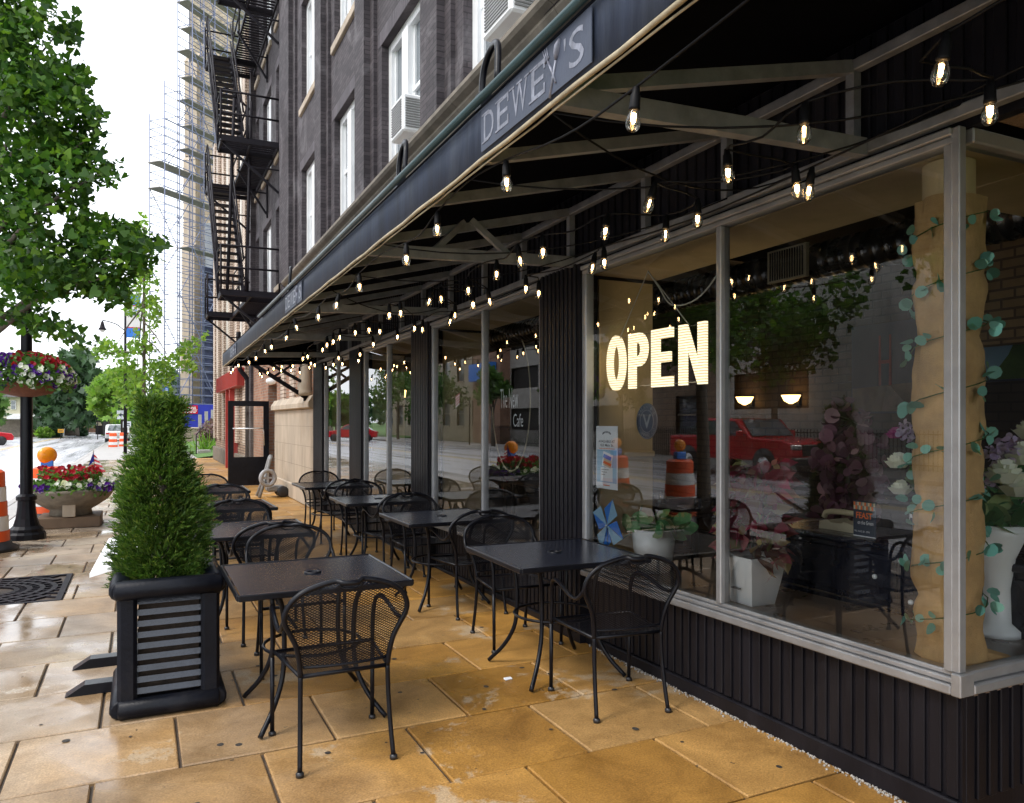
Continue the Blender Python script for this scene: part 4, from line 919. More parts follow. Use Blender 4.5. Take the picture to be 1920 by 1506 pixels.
flat(mb, .15, .635, .88, .645, 2, 4); flat(mb, .35, .05, .65, .065, 2, 4)
mb.build('printed_panel', [M['skyblue'], M['paper'], M['midblue'], M['phone'], M['orangeink'], M['grey']], po, True)
mb = MB(); mb.text('AVAILABLE AT', (PXx - .001, *PP(.12, .735)), RY, UZ, w_p * .76, h_p * .04, 0, 0, .01); mb.text('425 Main St.', (PXx - .001, *PP(.20, .675)), RY, UZ, w_p * .62, h_p * .04, 0, 0, .01)
for i in range(9):
    a = PI * (.15 + .7 * i / 8); mb.box(PXx - .001, y0_ - w_p * (.5 - .2 * math.cos(a)) - .004, zb2 + h_p * (.84 + .05 * math.sin(a)), PXx - .0004, y0_ - w_p * (.5 - .2 * math.cos(a)) + .004, zb2 + h_p * (.87 + .05 * math.sin(a)))
mb.build('poster_lettering', M['ink'], po, True)
pw = thing('pinwheel', 'blue four-bladed paper pinwheel stuck inside the window', 'pinwheel', gx(1135, 990)); q = gx(1135, 985); cy, cz = q[1] - .01, q[2]
mb = MB()
for k in range(4):
    a = PI / 2 * k + .25; d = lambda ang, r_: (cy + r_ * math.cos(ang), cz + r_ * math.sin(ang))
    mb.prism([d(a, 0.001), d(a + .1, .20), d(a + .75, .15), d(a + PI / 4, .05)], 'x', GI + .006, GI + .010, 0); mb.prism([d(a, .001), d(a - .62, .12), d(a + .1, .20)], 'x', GI + .012, GI + .016, 1)
mb.build('blade', [M['skyblue'], M['midblue']], pw, True); MB().ball((GI + .002, cy, cz), .009, 8, 6).build('hub', M['white'], pw, True)
MB().box(GI + .012, cy - .006, .62, GI + .02, cy + .006, cz).build('stick', M['white'], pw, True)
POINTED = [(0, 0), (.22, .16), (.34, .36), (.30, .52), (.20, .74), (.07, .92), (0, 1.08), (-.07, .92), (-.20, .74), (-.30, .52), (-.34, .36), (-.22, .16)]
# pots on the ledge
def pot(name, label, c, rt, rb, h, square=False):
    ca = .7071
    t = thing(name, label, 'potted plant', c); n = 4 if square else 28
    prof_ = [(0.001, 0), (rb, 0), (rb + (rt - rb) * .55, h * .5), (rt, h), (rt - .012, h), (rt - .02, h - .03), (.001, h - .035)]
    mb = MB()
    if square:
        mb.lathe([(r_ * 1.22, z_) for r_, z_ in prof_], c, 4, 0, False); mb.v = [(c[0] + ca * ((x - c[0]) - (y - c[1])), c[1] + ca * ((x - c[0]) + (y - c[1])), z) for x, y, z in mb.v]; ob = mb.build('pot', M['pot'], t, True); md = ob.modifiers.new("bevel", 'BEVEL'); md.width = .018; md.segments = 3; ob.data.polygons.foreach_set('use_smooth', [True] * len(ob.data.polygons))
    else: mb.lathe(prof_, c, n).build('pot', M['pot'], t, True)
    return t
pt_ = pot('potted_pothos', 'white round pot of trailing variegated green leaves on the window ledge', (3.17, 4.33, .573), .155, .115, .29)
pts = []; outs = []
for k in range(46):
    a = RNG.uniform(0, 2 * PI); r_ = RNG.uniform(.02, .17); pts.append((3.17 + r_ * math.cos(a), 4.33 + r_ * math.sin(a), .90 + RNG.uniform(-.03, .07) - r_ * .35)); outs.append((math.cos(a), math.sin(a), -.15))
leaves('foliage', pts, .125, OVAL, M['pothos'], pt_, .9, True, .3, out=outs)
pt_ = pot('potted_coleus', 'tapered square white pot with dark red coleus on the window ledge', (3.08, 3.285, .586), .150, .098, .27, True)
mb = MB()
pts = []; outs = []
for k in range(260):
    a = RNG.uniform(0, 2 * PI); z_ = RNG.uniform(.86, 1.36); r_ = RNG.uniform(.03, .20) * (1 if z_ < 1.1 else .8); pts.append((3.13 + r_ * math.cos(a) * .8, 3.31 + r_ * math.sin(a) * 1.0, z_)); outs.append((math.cos(a), math.sin(a), -.25))
for k in range(12): pts.append((3.06 + RNG.normal() * .03, 3.13 + RNG.normal() * .03, RNG.uniform(.76, .95))); outs.append((-.1, -.9, -.8))
leaves('foliage', pts, .11, POINTED, M['coleus'], pt_, .3, True, .35, out=outs)
vein = leaves('leaf_edges', [(p[0] - .004, p[1] - .003, p[2] + .002) for p in pts[:90]], .06, POINTED, leafmat("coleus_vein", (.40, .03, .10), (.30, .34, .12), (.3, .32, .1), .2), pt_, .3, True, .3, out=outs[:90])
for k in range(6): MB().tube([(3.09, 3.285, .82), (3.12 + .05 * math.cos(k), 3.31 + .08 * math.sin(k), 1.25)], .005, 5).build('stem', M['bark'], pt_, True)
MB().box(2.952, 3.255, .675, 2.968, 3.315, .683).build('drain_slot', M['grey'], pt_, True)
# burlap wrapped column in the corner
from mathutils import noise as MN
co = thing('wrapped_column', 'corner column wrapped in brown burlap with a eucalyptus garland', 'column', (3.085, 2.13, .6))
cc = (3.085, 2.13, 0); MB().lathe([(.10, .598), (.10, 2.688)], cc, 24).build('plaster_shaft', M['beige'], co, True)
mb = MB(); vs = []; nz, na = 60, 40
for i in range(nz + 1):
    z_ = .602 + (2.53 - .602) * i / nz
    for k in range(na):
        a = 2 * PI * k / na; tie = min(abs(z_ - q_) for q_ in (.86, 1.26, 1.52, 1.95, 2.22))
        r_ = .113 + (.014 + .006 * math.sin(z_ * 5.3 + a) ** 2) * min(1, tie / .05) + .018 * MN.noise(Vector((math.cos(a) * 1.6, math.sin(a) * 1.6, z_ * 5.3))) + .016 * MN.noise(Vector((math.cos(a) * 4, math.sin(a) * 4, z_ * 9))) + (.03 * max(0, math.sin(a * 2 + 1)) if z_ > 2.46 else 0)
        vs.append((cc[0] + r_ * math.cos(a), cc[1] + r_ * math.sin(a), z_))
mb.add(vs, [(i * na + k, i * na + (k + 1) % na, (i + 1) * na + (k + 1) % na, (i + 1) * na + k) for i in range(nz) for k in range(na)], 0, True); mb.build('burlap_wrap', M['burlap'], co, True)
mb = MB(); sp_pts = [(cc[0] + .145 * math.cos(t * .55), cc[1] + .145 * math.sin(t * .55), .66 + 1.82 * t / 90) for t in range(91)]; mb.tube(sp_pts, .0025, 5); mb.build('vine', M['midgreen'], co, True)
pts = []; outs = []
for t in range(2, 90):
    for s in range(2 if t % 4 else 1):
        p_2 = sp_pts[t]; a = t * .55 + RNG.normal() * .2; pts.append((p_2[0] + .012 * math.cos(a), p_2[1] + .012 * math.sin(a), p_2[2] + RNG.normal() * .02)); outs.append((math.cos(a) * .4 + RNG.normal() * .4, math.sin(a) * .4 + RNG.normal() * .4, RNG.normal() * .5 - .3))
leaves('garland', pts, .047, ROUND, M['euca'], co, .1, True, .25, out=outs)
mb = MB().add([(3.10, 1.99, .60), (3.30, 1.98, .60), (3.33, 2.03, .605), (3.22, 2.06, .64), (3.10, 2.05, .66)], [(0, 1, 2, 3, 4)]); mb.build('burlap_scrap', M['burlap'], co, True)
# dresser and what stands on it
dr = thing('dresser', 'dark navy dresser with white knobs behind the corner window', 'dresser', (3.9, 2.75, .03))
MB().box(3.66, 2.12, .03, 4.15, 3.78, .90, 0, .006).build('cabinet', M['navy'], dr, True)
MB().box(3.62, 2.11, .902, 4.17, 3.82, .94, 0, .008).build('dresser_top', M['navy'], dr, True)
for k, (ya, yb_, za, zb3) in enumerate(((2.14, 2.78, .08, .40), (2.14, 2.78, .43, .87), (2.82, 3.75, .08, .31), (2.82, 3.75, .34, .59), (2.82, 3.75, .62, .87))):
    d_ = MB().box(3.645, ya, za, 3.664, yb_, zb3, 0, .006).build('drawer', M['navy'], dr, True)
    kn = MB()
    for yy in ((ya + .12, yb_ - .12) if k > 1 else (yb_ - .06,)): kn.ball((3.635, yy, (za + zb3) / 2), .014, 10, 7)
    kn.build('knob', M['white'], d_, True)
mb = MB().prism([(2.98, .94), (3.24, .94), (3.235, .985), (3.17, 1.0), (3.15, .985), (3.07, .985), (3.05, 1.0), (2.985, .985)], 'x', 3.78, 3.95)
t = thing('telephone', 'cream desk telephone on the navy dresser', 'telephone', (3.85, 3.33, .94)); mb.v = [(x, y + .22, z) for x, y, z in mb.v]; mb.build('body', M['phone'], t, True)
MB().tube(spline([(3.86, 3.17, 1.0), (3.86, 3.20, 1.035), (3.86, 3.33, 1.045), (3.86, 3.46, 1.035), (3.86, 3.49, 1.0)], 5), .018, 8).build('handset', M['phone'], t, True)
cdv = thing('menu_card', 'navy printed card headed FEAST in an acrylic stand on the dresser', 'card', (3.70, 3.06, .94))
a_, b_ = 3.135, 2.985; MB().box(3.70, b_, .942, 3.705, a_, 1.145).build('sheet', M['ink'], cdv, True)
ph = MB(); cols_ = []
for i in range(12): ph.box(3.6985, a_ - .012 * (i + 1) - .002, 1.095 + .0, 3.6995, a_ - .012 * i - .003, 1.118, i % 3); ph.box(3.6985, a_ - .012 * (i + 1) - .002, 1.1185, 3.6995, a_ - .012 * i - .003, 1.138, (i + 1) % 3)
ph.build('photo_strip', [M['phone'], M['orangeink'], M['grey']], cdv, True)
mb = MB().text('FEAST', (3.6988, a_ - .02, 1.045), RY, UZ, .108, .036, 0, 0, .02); mb.build('heading', M['orangeink'], cdv, True)
mb = MB().text('on the Green', (3.6988, a_ - .03, 1.012), RY, UZ, .105, .022); mb.text('FRI, AUG 30 - 5PM', (3.6988, a_ - .01, .965), RY, UZ, .10, .012); mb.box(3.6985, b_, .942, 3.6995, a_, .948); mb.build('small_print', M['paper'], cdv, True)
def rose(mb, c, r_):
    for ring, (rr, n_, tilt) in enumerate(((.25, 3, .1), (.5, 5, .4), (.75, 6, .8), (1, 7, 1.2))):
        for k in range(n_):
            a = 2 * PI * k / n_ + ring * .7; d = Vector((math.cos(a), math.sin(a), 0)); s_ = Vector((-d.y, d.x, 0)); b0 = Vector(c) + d * r_ * rr * .5 - Vector((0, 0, r_ * .4 * rr)); ti = b0 + d * r_ * .5 * tilt * .7 + Vector((0, 0, r_ * (1.1 - .5 * rr)))
            mb.add([b0 - s_ * r_ * .25, b0 + s_ * r_ * .25, ti + s_ * r_ * .45 - Vector((0, 0, .1 * r_)), ti + d * r_ * .12, ti - s_ * r_ * .45 - Vector((0, 0, .1 * r_))], [(0, 1, 2, 3, 4)], 0, True)
fl = thing('checkered_flower_pot', 'white pot with checkered rim holding white roses on the dresser', 'potted flowers', (3.78, 2.76, .94))
c = (3.80, 2.74, .94); MB().lathe([(.001, 0), (.060, 0), (.078, .11), (.088, .115), (.092, .17), (.08, .17), (.001, .15)], c, 26).build('pot', M['pot'], fl, True)
ck = MB()
for i in range(20):
    for j in (0, 1):
        if (i + j) % 2: continue
        a, b2 = 2 * PI * i / 20, 2 * PI * (i + 1) / 20; r0 = .0895 + .0022 * j; r1 = .0912 + .0022 * j; z0 = .94 + .116 + .027 * j; z1 = z0 + .026
        ck.add([(c[0] + r0 * math.cos(a), c[1] + r0 * math.sin(a), z0), (c[0] + r0 * math.cos(b2), c[1] + r0 * math.sin(b2), z0), (c[0] + r1 * math.cos(b2), c[1] + r1 * math.sin(b2), z1), (c[0] + r1 * math.cos(a), c[1] + r1 * math.sin(a), z1)], [(0, 1, 2, 3)])
ck.build('checker_band', M['ink'], fl, True)
rs = MB()
for u, v, r_ in ((1683, 868, .068), (1688, 918, .062)): rose(rs, on_x(u, v, 3.72), r_)
rs.build('rose_blossoms', M['whitepet'], fl, True)
rs = MB(); rose(rs, on_x(1678, 815, 3.78), .05); rs.build('magenta_blossom', M['magenta'], fl, True)
leaves('lilac_blossoms', blob(on_x(1703, 808, 3.78), .055, 90), .024, ROUND, M['lilac'], fl, 0, True)
leaves('foliage', np.vstack([blob((3.80, 2.72, 1.25), (.06, .08, .14), 46), blob((3.8, 2.66, 1.35), .07, 20)]), .085, OVAL, M['midgreen'], fl, .2, True)
MB().tube([(3.8, 2.74, 1.08), (3.75, 2.78, 1.3)], .004, 5).tube([(3.8, 2.74, 1.08), (3.72, 2.8, 1.4)], .004, 5).build('stem', M['midgreen'], fl, True)
ur = thing('flower_urn', 'tall white urn of white and lilac blossoms behind the entrance window', 'flower urn', (3.55, 2.22, .598))
uc = (3.62, 2.26, .598); MB().lathe([(.001, 0), (.10, 0), (.10, .03), (.06, .06), (.055, .22), (.075, .36), (.12, .47), (.125, .52), (.11, .52), (.001, .5)], uc, 26).build('urn', M['pot'], ur, True)
fc = (3.62, 2.26, 1.38)
leaves('foliage', blob((3.62, 2.26, 1.24), (.23, .20, .13), 120), .11, OVAL, M['pothos'], ur, .3, True)
leaves('lilac_blossoms', np.vstack([blob((3.50, 2.16, 1.46), .07, 90), blob((3.62, 2.12, 1.30), .07, 90), blob((3.75, 2.2, 1.50), .07, 80), blob((3.45, 2.2, 1.33), .05, 60)]), .030, ROUND, M['lilac'], ur, 0, True)
rs = MB()
for c_ in ((3.56, 2.10, 1.44), (3.72, 2.10, 1.42), (3.45, 2.12, 1.36), (3.66, 2.12, 1.55), (3.52, 2.10, 1.30)): rose(rs, c_, .085)
rs.build('white_blossoms', M['whitepet'], ur, True)
# purple-leaved tree further inside
pl_ = thing('plum_leaf_tree', 'artificial tree with dusty plum coloured leaves inside the cafe', 'tree', (4.55, 3.9, .03))
MB().tube([(4.55, 3.9, .03), (4.55, 3.9, 1.5)], .015, 6).build('trunk', M['bark'], pl_, True); MB().lathe([(.001, 0), (.12, 0), (.15, .25), (.001, .24)], (4.55, 3.9, .03), 18).build('pot', M['dark'], pl_, True)
leaves('foliage', np.vstack([blob((4.55, 3.9, 1.25), (.22, .24, .42), 260), blob((4.5, 3.85, 1.55), (.15, .18, .2), 70), blob((4.6, 3.95, .9), (.2, .22, .2), 90)]), .085, ROUND, M['plum'], pl_, .1, True)
# dining set inside
def dining_table(x, y, label):
    t = thing('dining_table', label, 'table', (x, y, .03), 0, 'dark dining tables inside the cafe')
    MB().box(x - .4, y - .55, .75, x + .4, y + .55, .79, 0, .006).build('tabletop', M['wood'], t, True)
    for sx_ in (-.34, .34):
        for sy_ in (-.48, .48): MB().box(x + sx_ - .025, y + sy_ - .025, .03, x + sx_ + .025, y + sy_ + .025, .749).build('leg', M['wood'], t, True)
    return t
gl_ = glassmat("tumbler_glass", 1.5)
for x, y, lb in ((4.75, 5.9, 'dark dining table laid with plates and tumblers behind the open sign'), (4.9, 8.9, 'dark dining table behind the third window bay'), (4.9, 11.6, 'dark dining table deep behind the farthest windows')):
    dining_table(x, y, lb)
for i, (x, y) in enumerate(((4.55, 5.55), (4.62, 6.15), (4.9, 5.75))):
    o = MB().lathe([(.001, .79), (.028, .79), (.035, .91), (.033, .91), (.027, .80), (.001, .80)], (x, y, 0), 16).build('tumbler', gl_); tag(o, ['clear tumbler nearest the window on the laid dining table', 'clear tumbler towards the far end of the laid dining table', 'clear tumbler at the back of the laid dining table'][i], 'tumbler', 'tumblers on the dining table')
for i, (x, y) in enumerate(((4.6, 5.72), (4.65, 6.3))):
    o = MB().lathe([(.001, .792), (.07, .792), (.12, .805), (.12, .809), (.07, .797), (.001, .797)], (x, y, 0), 24).build('dinner_plate', M['white']); tag(o, ['white dinner plate at the near place of the laid dining table', 'white dinner plate at the far place of the laid dining table'][i], 'plate', 'plates on the dining table')
def dchair(x, y, rz, label):
    t = thing('dining_chair', label, 'chair', (x, y, .03), rz, 'dark dining chairs inside the cafe')
    MB().box(-.21, -.2, .42, .21, .22, .46, 0, .01).build('seat', M['wood'], t)
    for s in (-1, 1): MB().box(s * .19 - .02, .17, 0, s * .19 + .02, .21, .42).build('leg', M['wood'], t); MB().box(s * .19 - .02, -.2, 0, s * .19 + .02, -.16, .95).build('leg', M['wood'], t)
    mb = MB()
    for z_ in (.58, .70, .82): mb.box(-.17, -.19, z_, .17, -.17, z_ + .07)
    mb.build('backrest', M['wood'], t); return t
dchair(4.15, 5.6, R(-90), 'dark ladder-back chair on the window side of the laid dining table'); dchair(4.75, 4.95, 0, 'dark ladder-back chair at the near end of the laid dining table'); dchair(5.4, 6.2, R(90), 'dark ladder-back chair on the far side of the laid dining table')
# ceiling duct, sconces, pendant shades, pictures
du = thing('spiral_duct', 'dark spiral ventilation duct under the cafe ceiling', 'duct', (5.9, 6, 3.2)); pr_ = []
yy = 2.15
while yy < 13.9: pr_ += [(.175, yy), (.175, yy + .10), (.181, yy + .105), (.181, yy + .115)]; yy += .12
mb = MB(); n = 24; vs = [(5.9 + r_ * math.cos(2 * PI * k / n), y, 3.14 + r_ * math.sin(2 * PI * k / n)) for r_, y in pr_ for k in range(n)]
mb.add(vs, [(i * n + k, (i + 1) * n + k, (i + 1) * n + (k + 1) % n, i * n + (k + 1) % n) for i in range(len(pr_) - 1) for k in range(n)], 0, True); mb.build('pipe', mat("dark_galvanised_duct", (.10, .10, .105), .28, .9, .15), du, True)
g = MB().box(5.68, 5.35, 2.98, 5.72, 5.85, 3.30)
for i in range(14): g.box(5.672, 5.385 + i * .032, 3.0, 5.69, 5.40 + i * .032, 3.28, 1)
g.build('vent_grille', [M['phone'], M['dark']], du, True)
for i, (y, z, lb) in enumerate(((8.75, 1.92, 'glowing bowl sconce on the back wall, the one farther from the burlap column'), (7.85, 1.92, 'glowing bowl sconce on the back wall, the one closer to the burlap column'))):
    t = thing('wall_sconce', lb, 'wall lamp', (8.1, y, z), 0, 'bowl sconces on the back wall')
    MB().lathe([(.02, -.08), (.09, -.04), (.13, .04), (.12, .04), (.02, -.06)], (8.05, y, z), 18).build('bowl', M['opalwarm'], t, True); MB().box(8.14, y - .05, z - .1, 8.2, y + .05, z + .06).build('backplate', M['black'], t, True)
for i, (x, y, z, lb) in enumerate(((4.6, 10.9, 2.16, 'small glowing pendant shade behind the second window bay'), (4.2, 13.4, 2.08, 'small glowing pendant shade behind the farthest window bay'))):
    t = thing('pendant_lamp', lb, 'pendant lamp', (x, y, z), 0, 'glowing pendant lamps inside the cafe')
    MB().lathe([(.05, .10), (.13, .08), (.11, -.05), (.07, -.06)], (x, y, z), 20).build('shade', M['opalwarm'], t, True); MB().tube([(x, y, z + .15), (x, y, 3.6)], .006, 5).build('flex', M['cable'], t, True)
t = thing('night_road_picture', 'dark landscape picture of a red tower above a road inside the cafe', 'picture', (8.15, 6, 1.9)); c = on_x(1662, 690, 8.17)
MB().box(8.16, c[1] - .5, c[2] - .55, 8.198, c[1] + .5, c[2] + .55).build('canvas_panel', M['ink'], t, True)
mb = MB(); ce = lambda fy, fz: (c[1] - fy * .48, c[2] + fz * .53)
mb.prism([ce(-1, -1), ce(1, -1), ce(1, -.35), ce(-1, -.45)], 'x', 8.150, 8.158, 0); mb.prism([ce(-.1, -.999), ce(.75, -.999), ce(.15, -.42), ce(.05, -.42)], 'x', 8.145, 8.149, 1)
for a in (-.18, .12): mb.prism([ce(a, -.4), ce(a + .07, -.4), ce(a + .06, .75), ce(a + .01, .75)], 'x', 8.14, 8.144, 2)
mb.prism([ce(-.18, .1), ce(.19, .1), ce(.19, .18), ce(-.18, .18)], 'x', 8.135, 8.139, 2); mb.build('painted_scene', [M['timber'], M['ledge'], M['redpaint']], t, True)
t = thing('beach_picture', 'bright framed picture of a blue bay and beach inside the cafe', 'picture', (6, 2.1, 1.9)); c = on_x(1866, 655, 8.1)
t.location = c
scr = emis("bright_screen", (.25, .5, .65), .35); 
MB().box(8.12, c[1] - .36, c[2] - .34, 8.198, c[1] + .36, c[2] + .34).build('screen_panel', M['ink'], t, True)
mb = MB(); ce = lambda fx, fz: (c[1] - fx * .34, c[2] + fz * .32)
mb.prism([ce(-1, -1), ce(1, -1), ce(1, .55), ce(-1, .55)], 'x', 8.110, 8.116, 0); mb.prism([ce(-1, .55), ce(1, .55), ce(1, 1), ce(-1, 1)], 'x', 8.110, 8.116, 1); mb.prism([ce(-.2, -1), ce(1, -1), ce(1, .5), ce(.7, .5), ce(.4, -.2)], 'x', 8.104, 8.108, 2)
mb.build('painted_scene', [M['skyblue'], M['midblue'], M['grass']], t, True)
# thin strip of litter and cigarette ends between the tables
o = MB().box(2.02, 4.28, .0, 2.07, 4.31, .012, 0, .004).build('paper_scrap', M['paper']); tag(o, 'tiny crumpled white paper scrap on the slabs under the window table', 'litter')
hr = thing('hose_reel_cart', 'grey plastic hose reel cart parked beside the limestone wall', 'hose reel', (2.45, 16.6, 0))
hx, hy = 2.42, 16.7
MB().tube([(hx - .22, hy - .1, .02), (hx - .10, hy, .35), (hx + .02, hy + .1, .78), (hx + .05, hy + .1, .86)], .035, 8).tube([(hx - .22, hy + .28, .02), (hx - .10, hy + .28, .35), (hx + .02, hy + .28, .78), (hx + .05, hy + .28, .86)], .035, 8).tube([(hx + .05, hy + .1, .86), (hx + .05, hy + .28, .86)], .03, 8).box(hx - .05, hy - .05, .12, hx + .32, hy + .32, .24, 0, .03).build('frame', M['grey'], hr, True)
MB().lathe([(.12, -.03), (.19, -.03), (.19, .03), (.12, .03), (.12, -.03)], (0, 0, 0), 26).box(-.13, -.02, -.012, .13, .02, .012).box(-.02, -.13, -.013, .02, .13, .013).build('reel', M['reel'], hr).location = (-.08, 0, .42); hr.children[-1].rotation_euler = (R(90), 0, R(20))
for y in (-.06, .32): o = MB().lathe([(.001, -.03), (.10, -.03), (.12, -.02), (.12, .02), (.10, .03), (.001, .03)], (0, 0, 0), 20).build('wheel', M['rubber'], hr); o.location = (hx + .26 - 2.45, hy + y - 16.6, .12); o.rotation_euler = (R(90), 0, 0)
# ================================================================ kerbside things
from mathutils import noise as mnoise
def inpoly(x, y, P):
    c = False; j = len(P) - 1
    for i in range(len(P)):
        if (P[i][1] > y) != (P[j][1] > y) and x < (P[j][0] - P[i][0]) * (y - P[i][1]) / (P[j][1] - P[i][1]) + P[i][0]: c = not c
        j = i
    return c
def crown(poly, d0, dd, n, hole=.0, hs=1.0):      # leaf points through the volume of a crown of that outline at that distance
    us = [p[0] for p in poly]; vs = [p[1] for p in poly]; out = []; k = 0
    while len(out) < n and k < n * 60:
        k += 1; u, v = random.uniform(min(us), max(us)), random.uniform(min(vs), max(vs))
        if not inpoly(u, v, poly): continue
        d = d0 + random.gauss(0, dd); a, b, c = ray(u, v); p = (a * d, b * d, H + c * d)
        if mnoise.noise(Vector(p) * hs) < hole: continue
        out.append(p)
    return out
def jit(L_, s_): return [(x + random.gauss(0, s_), y + random.gauss(0, s_), z + random.gauss(0, s_)) for x, y, z in L_]
gt = thing('ginkgo_tree', 'large green ginkgo street tree overhanging the pavement at the left', 'tree', (-1.29, 8.65, 0))
main = [(-30, -60), (60, -60), (96, 0), (88, 48), (104, 70), (112, 112), (162, 134), (160, 186), (190, 225), (186, 270), (184, 300), (228, 312), (218, 336), (166, 349), (166, 388), (110, 394), (60, 400), (-30, 400)]
low = [(-30, 400), (60, 395), (85, 425), (110, 455), (135, 425), (150, 405), (240, 412), (262, 440), (312, 446), (290, 480), (268, 505), (250, 528), (232, 574), (200, 560), (141, 546), (92, 560), (92, 590), (130, 610), (190, 650), (160, 648), (120, 635), (66, 622), (30, 600), (-30, 610)]
pts = jit(crown(main, 7.1, .45, 5600, .10, 2.9) + crown(low, 7.1, .4, 3300, .08, 3.0), .03)
pts += jit(crown(main, 7.1, .5, 600, -.3, 2) + crown(low, 7.1, .5, 400, -.3, 2), .045)
pts += jit(crown([(95, 60), (120, 45), (142, 20), (148, 40), (146, 92), (125, 80)], 7.1, .15, 130, -.2, 4), .01)
pts += crown([(-420, -700), (40, -700), (70, -60), (-30, -60), (-30, 560), (-330, 480)], 7.3, .8, 9000, -.12, 2.2)
leaves('crown', pts, .064, FAN, M['ginkgo'], gt, .6, True, .5)
tr = MB().tube(spline([(-1.40, 8.60, -.02), (-1.39, 8.62, 1.4), (-1.37, 8.66, 2.6), (-1.26, 8.62, 4.2), (-1.3, 8.7, 6.6)], 5), [.11 - .0045 * i for i in range(21)], 10)
tr.build('trunk', M['bark'], gt, True)
for k, (u, v, z0) in enumerate(((110, 60, 4.4), (150, 160, 4.0), (165, 260, 3.5), (210, 315, 3.3), (280, 460, 2.7), (200, 520, 2.6), (40, 200, 3.8))):
    d = 7.0 + .25 * math.sin(k * 2); a, b, c = ray(u, v); e = Vector((a * d, b * d, H + c * d)); s_ = Vector((-1.28, 8.66, z0 - .2)); m_ = s_.lerp(e, .5) + Vector((0, 0, .12))
    MB().tube(spline([s_, m_, e], 5), [.032, .029, .026, .023, .02, .017, .014, .011, .009, .007, .005], 6).build('limb', M['bark'], gt, True)
gr = thing('tree_grate', 'square dark iron tree grate with curved slots set in the wet paving', 'tree grate', (-1.29, 8.63, 0))
mb = MB(); gx0, gx1, gy0, gy1 = -1.93, -.65, 7.96, 9.30
mb.box(gx0, gy0, -.03, gx1, gy0 + .05, .0).box(gx0, gy1 - .05, -.03, gx1, gy1, .0).box(gx0, gy0 + .05, -.03, gx0 + .05, gy1 - .05, .0).box(gx1 - .05, gy0 + .05, -.03, gx1, gy1 - .05, .0)
mb.build('grate_frame', M['iron'], gr, True)
mb = MB(); cx, cy = -1.29, 8.63
for i in range(5):
    r_ = .20 + .105 * i
    for k in range(40):
        a, b = 2 * PI * k / 40, 2 * PI * (k + 1) / 40; q = [(cx + r * math.cos(t), cy + r * math.sin(t)) for r, t in ((r_, a), (r_, b), (r_ + .045, b), (r_ + .045, a))]
        if all(gx0 + .05 < x < gx1 - .05 and gy0 + .05 < y < gy1 - .05 for x, y in q): mb.prism(q, 'z', -.03, -.002)
for k in range(28):
    a = 2 * PI * k / 28 + .05; e = .62 / max(abs(math.cos(a)), abs(math.sin(a))) - .01; mb.prism([(cx + .2 * math.cos(a) - .008 * math.sin(a), cy + .2 * math.sin(a) + .008 * math.cos(a)), (cx + .2 * math.cos(a) + .008 * math.sin(a), cy + .2 * math.sin(a) - .008 * math.cos(a)), (cx + e * math.cos(a + .16) + .012 * math.sin(a), cy + e * math.sin(a + .16) - .012 * math.cos(a)), (cx + e * math.cos(a + .16) - .012 * math.sin(a), cy + e * math.sin(a + .16) + .012 * math.cos(a))], 'z', -.03, -.001)
mb.build('slotted_plate', M['iron'], gr, True)
# lamp post with flower basket
lx, ly = -1.41, 12.3
lp = thing('lamp_post', 'black fluted lamp post carrying a flower basket at the kerb', 'lamp post', (lx, ly, 0))
MB().lathe([(.001, 0), (.235, 0), (.235, .07), (.215, .10), (.20, .10), (.20, .14), (.16, .18), (.13, .28), (.11, .42), (.105, .52), (.125, .53), (.125, .58), (.09, .61), (.001, .61)], (lx, ly, 0), 16, 0, False).build('base', M['black'], lp, True)
MB().lathe([(.078, .6), (.072, 2.2), (.062, 3.72), (.1, 3.76), (.1, 3.80), (.001, 3.80)], (lx, ly, 0), 18).build('pole', M['black'], lp, True)
MB().lathe([(.09, 3.8), (.17, 3.98), (.18, 4.12), (.13, 4.28), (.05, 4.36), (.03, 4.46), (.001, 4.47)], (lx, ly, 0), 20).build('lamp_globe', mat("frosted_globe", (.62, .70, .68), .25, 0, .03), lp, True)
fb = thing('hanging_flower_basket', 'overflowing basket of red, white and purple petunias fixed on the lamp post', 'flower basket', (lx, ly, 2.0))
MB().lathe([(.09, 1.93), (.30, 1.98), (.40, 2.08), (.42, 2.14), (.40, 2.14), (.09, 2.0)], (lx, ly, 0), 24).build('basket', mat("coir_basket", (.16, .06, .03), .9, 0, .3, 20, .4, 80), fb, True)
def dome(n, r0, zc, rz_, amin=-.35, amax=1): 
    o = []
    while len(o) < n:
        d = RNG.normal(size=3); d /= np.linalg.norm(d)
        if amin < d[2] < amax: o.append((lx + d[0] * r0, ly + d[1] * r0, zc + d[2] * rz_))
    return np.array(o)
leaves('foliage', np.vstack([dome(1500, .54, 2.16, .33) + RNG.normal(size=(1500, 3)) * .035, dome(500, .42, 2.2, .25)]), .062, OVAL, M['petleaf'], fb, .2, True)
def petals(name, P, m, par, s=.034):
    mb = MB()
    for p in P:
        p = Vector(p); a = Vector((RNG.normal() * .5, -1 + RNG.normal() * .4, .4 + RNG.normal() * .4)).normalized(); u = a.orthogonal().normalized(); w = a.cross(u); k = s * RNG.uniform(.8, 1.2)
        vs = [p - a * k * .5] + [p + (u * math.cos(2 * PI * i / 10) + w * math.sin(2 * PI * i / 10)) * k * (1 if i % 2 else .86) + a * k * (.1 if i % 2 else .22) for i in range(10)]
        mb.add(vs, [(0, i + 1, (i + 1) % 10 + 1) for i in range(10)])
    return mb.build(name, m, par, True)
D_ = dome(420, .57, 2.17, .36)
hi = [p for p in D_ if p[2] > 2.33]; lo = [p for p in D_ if p[2] <= 2.33]
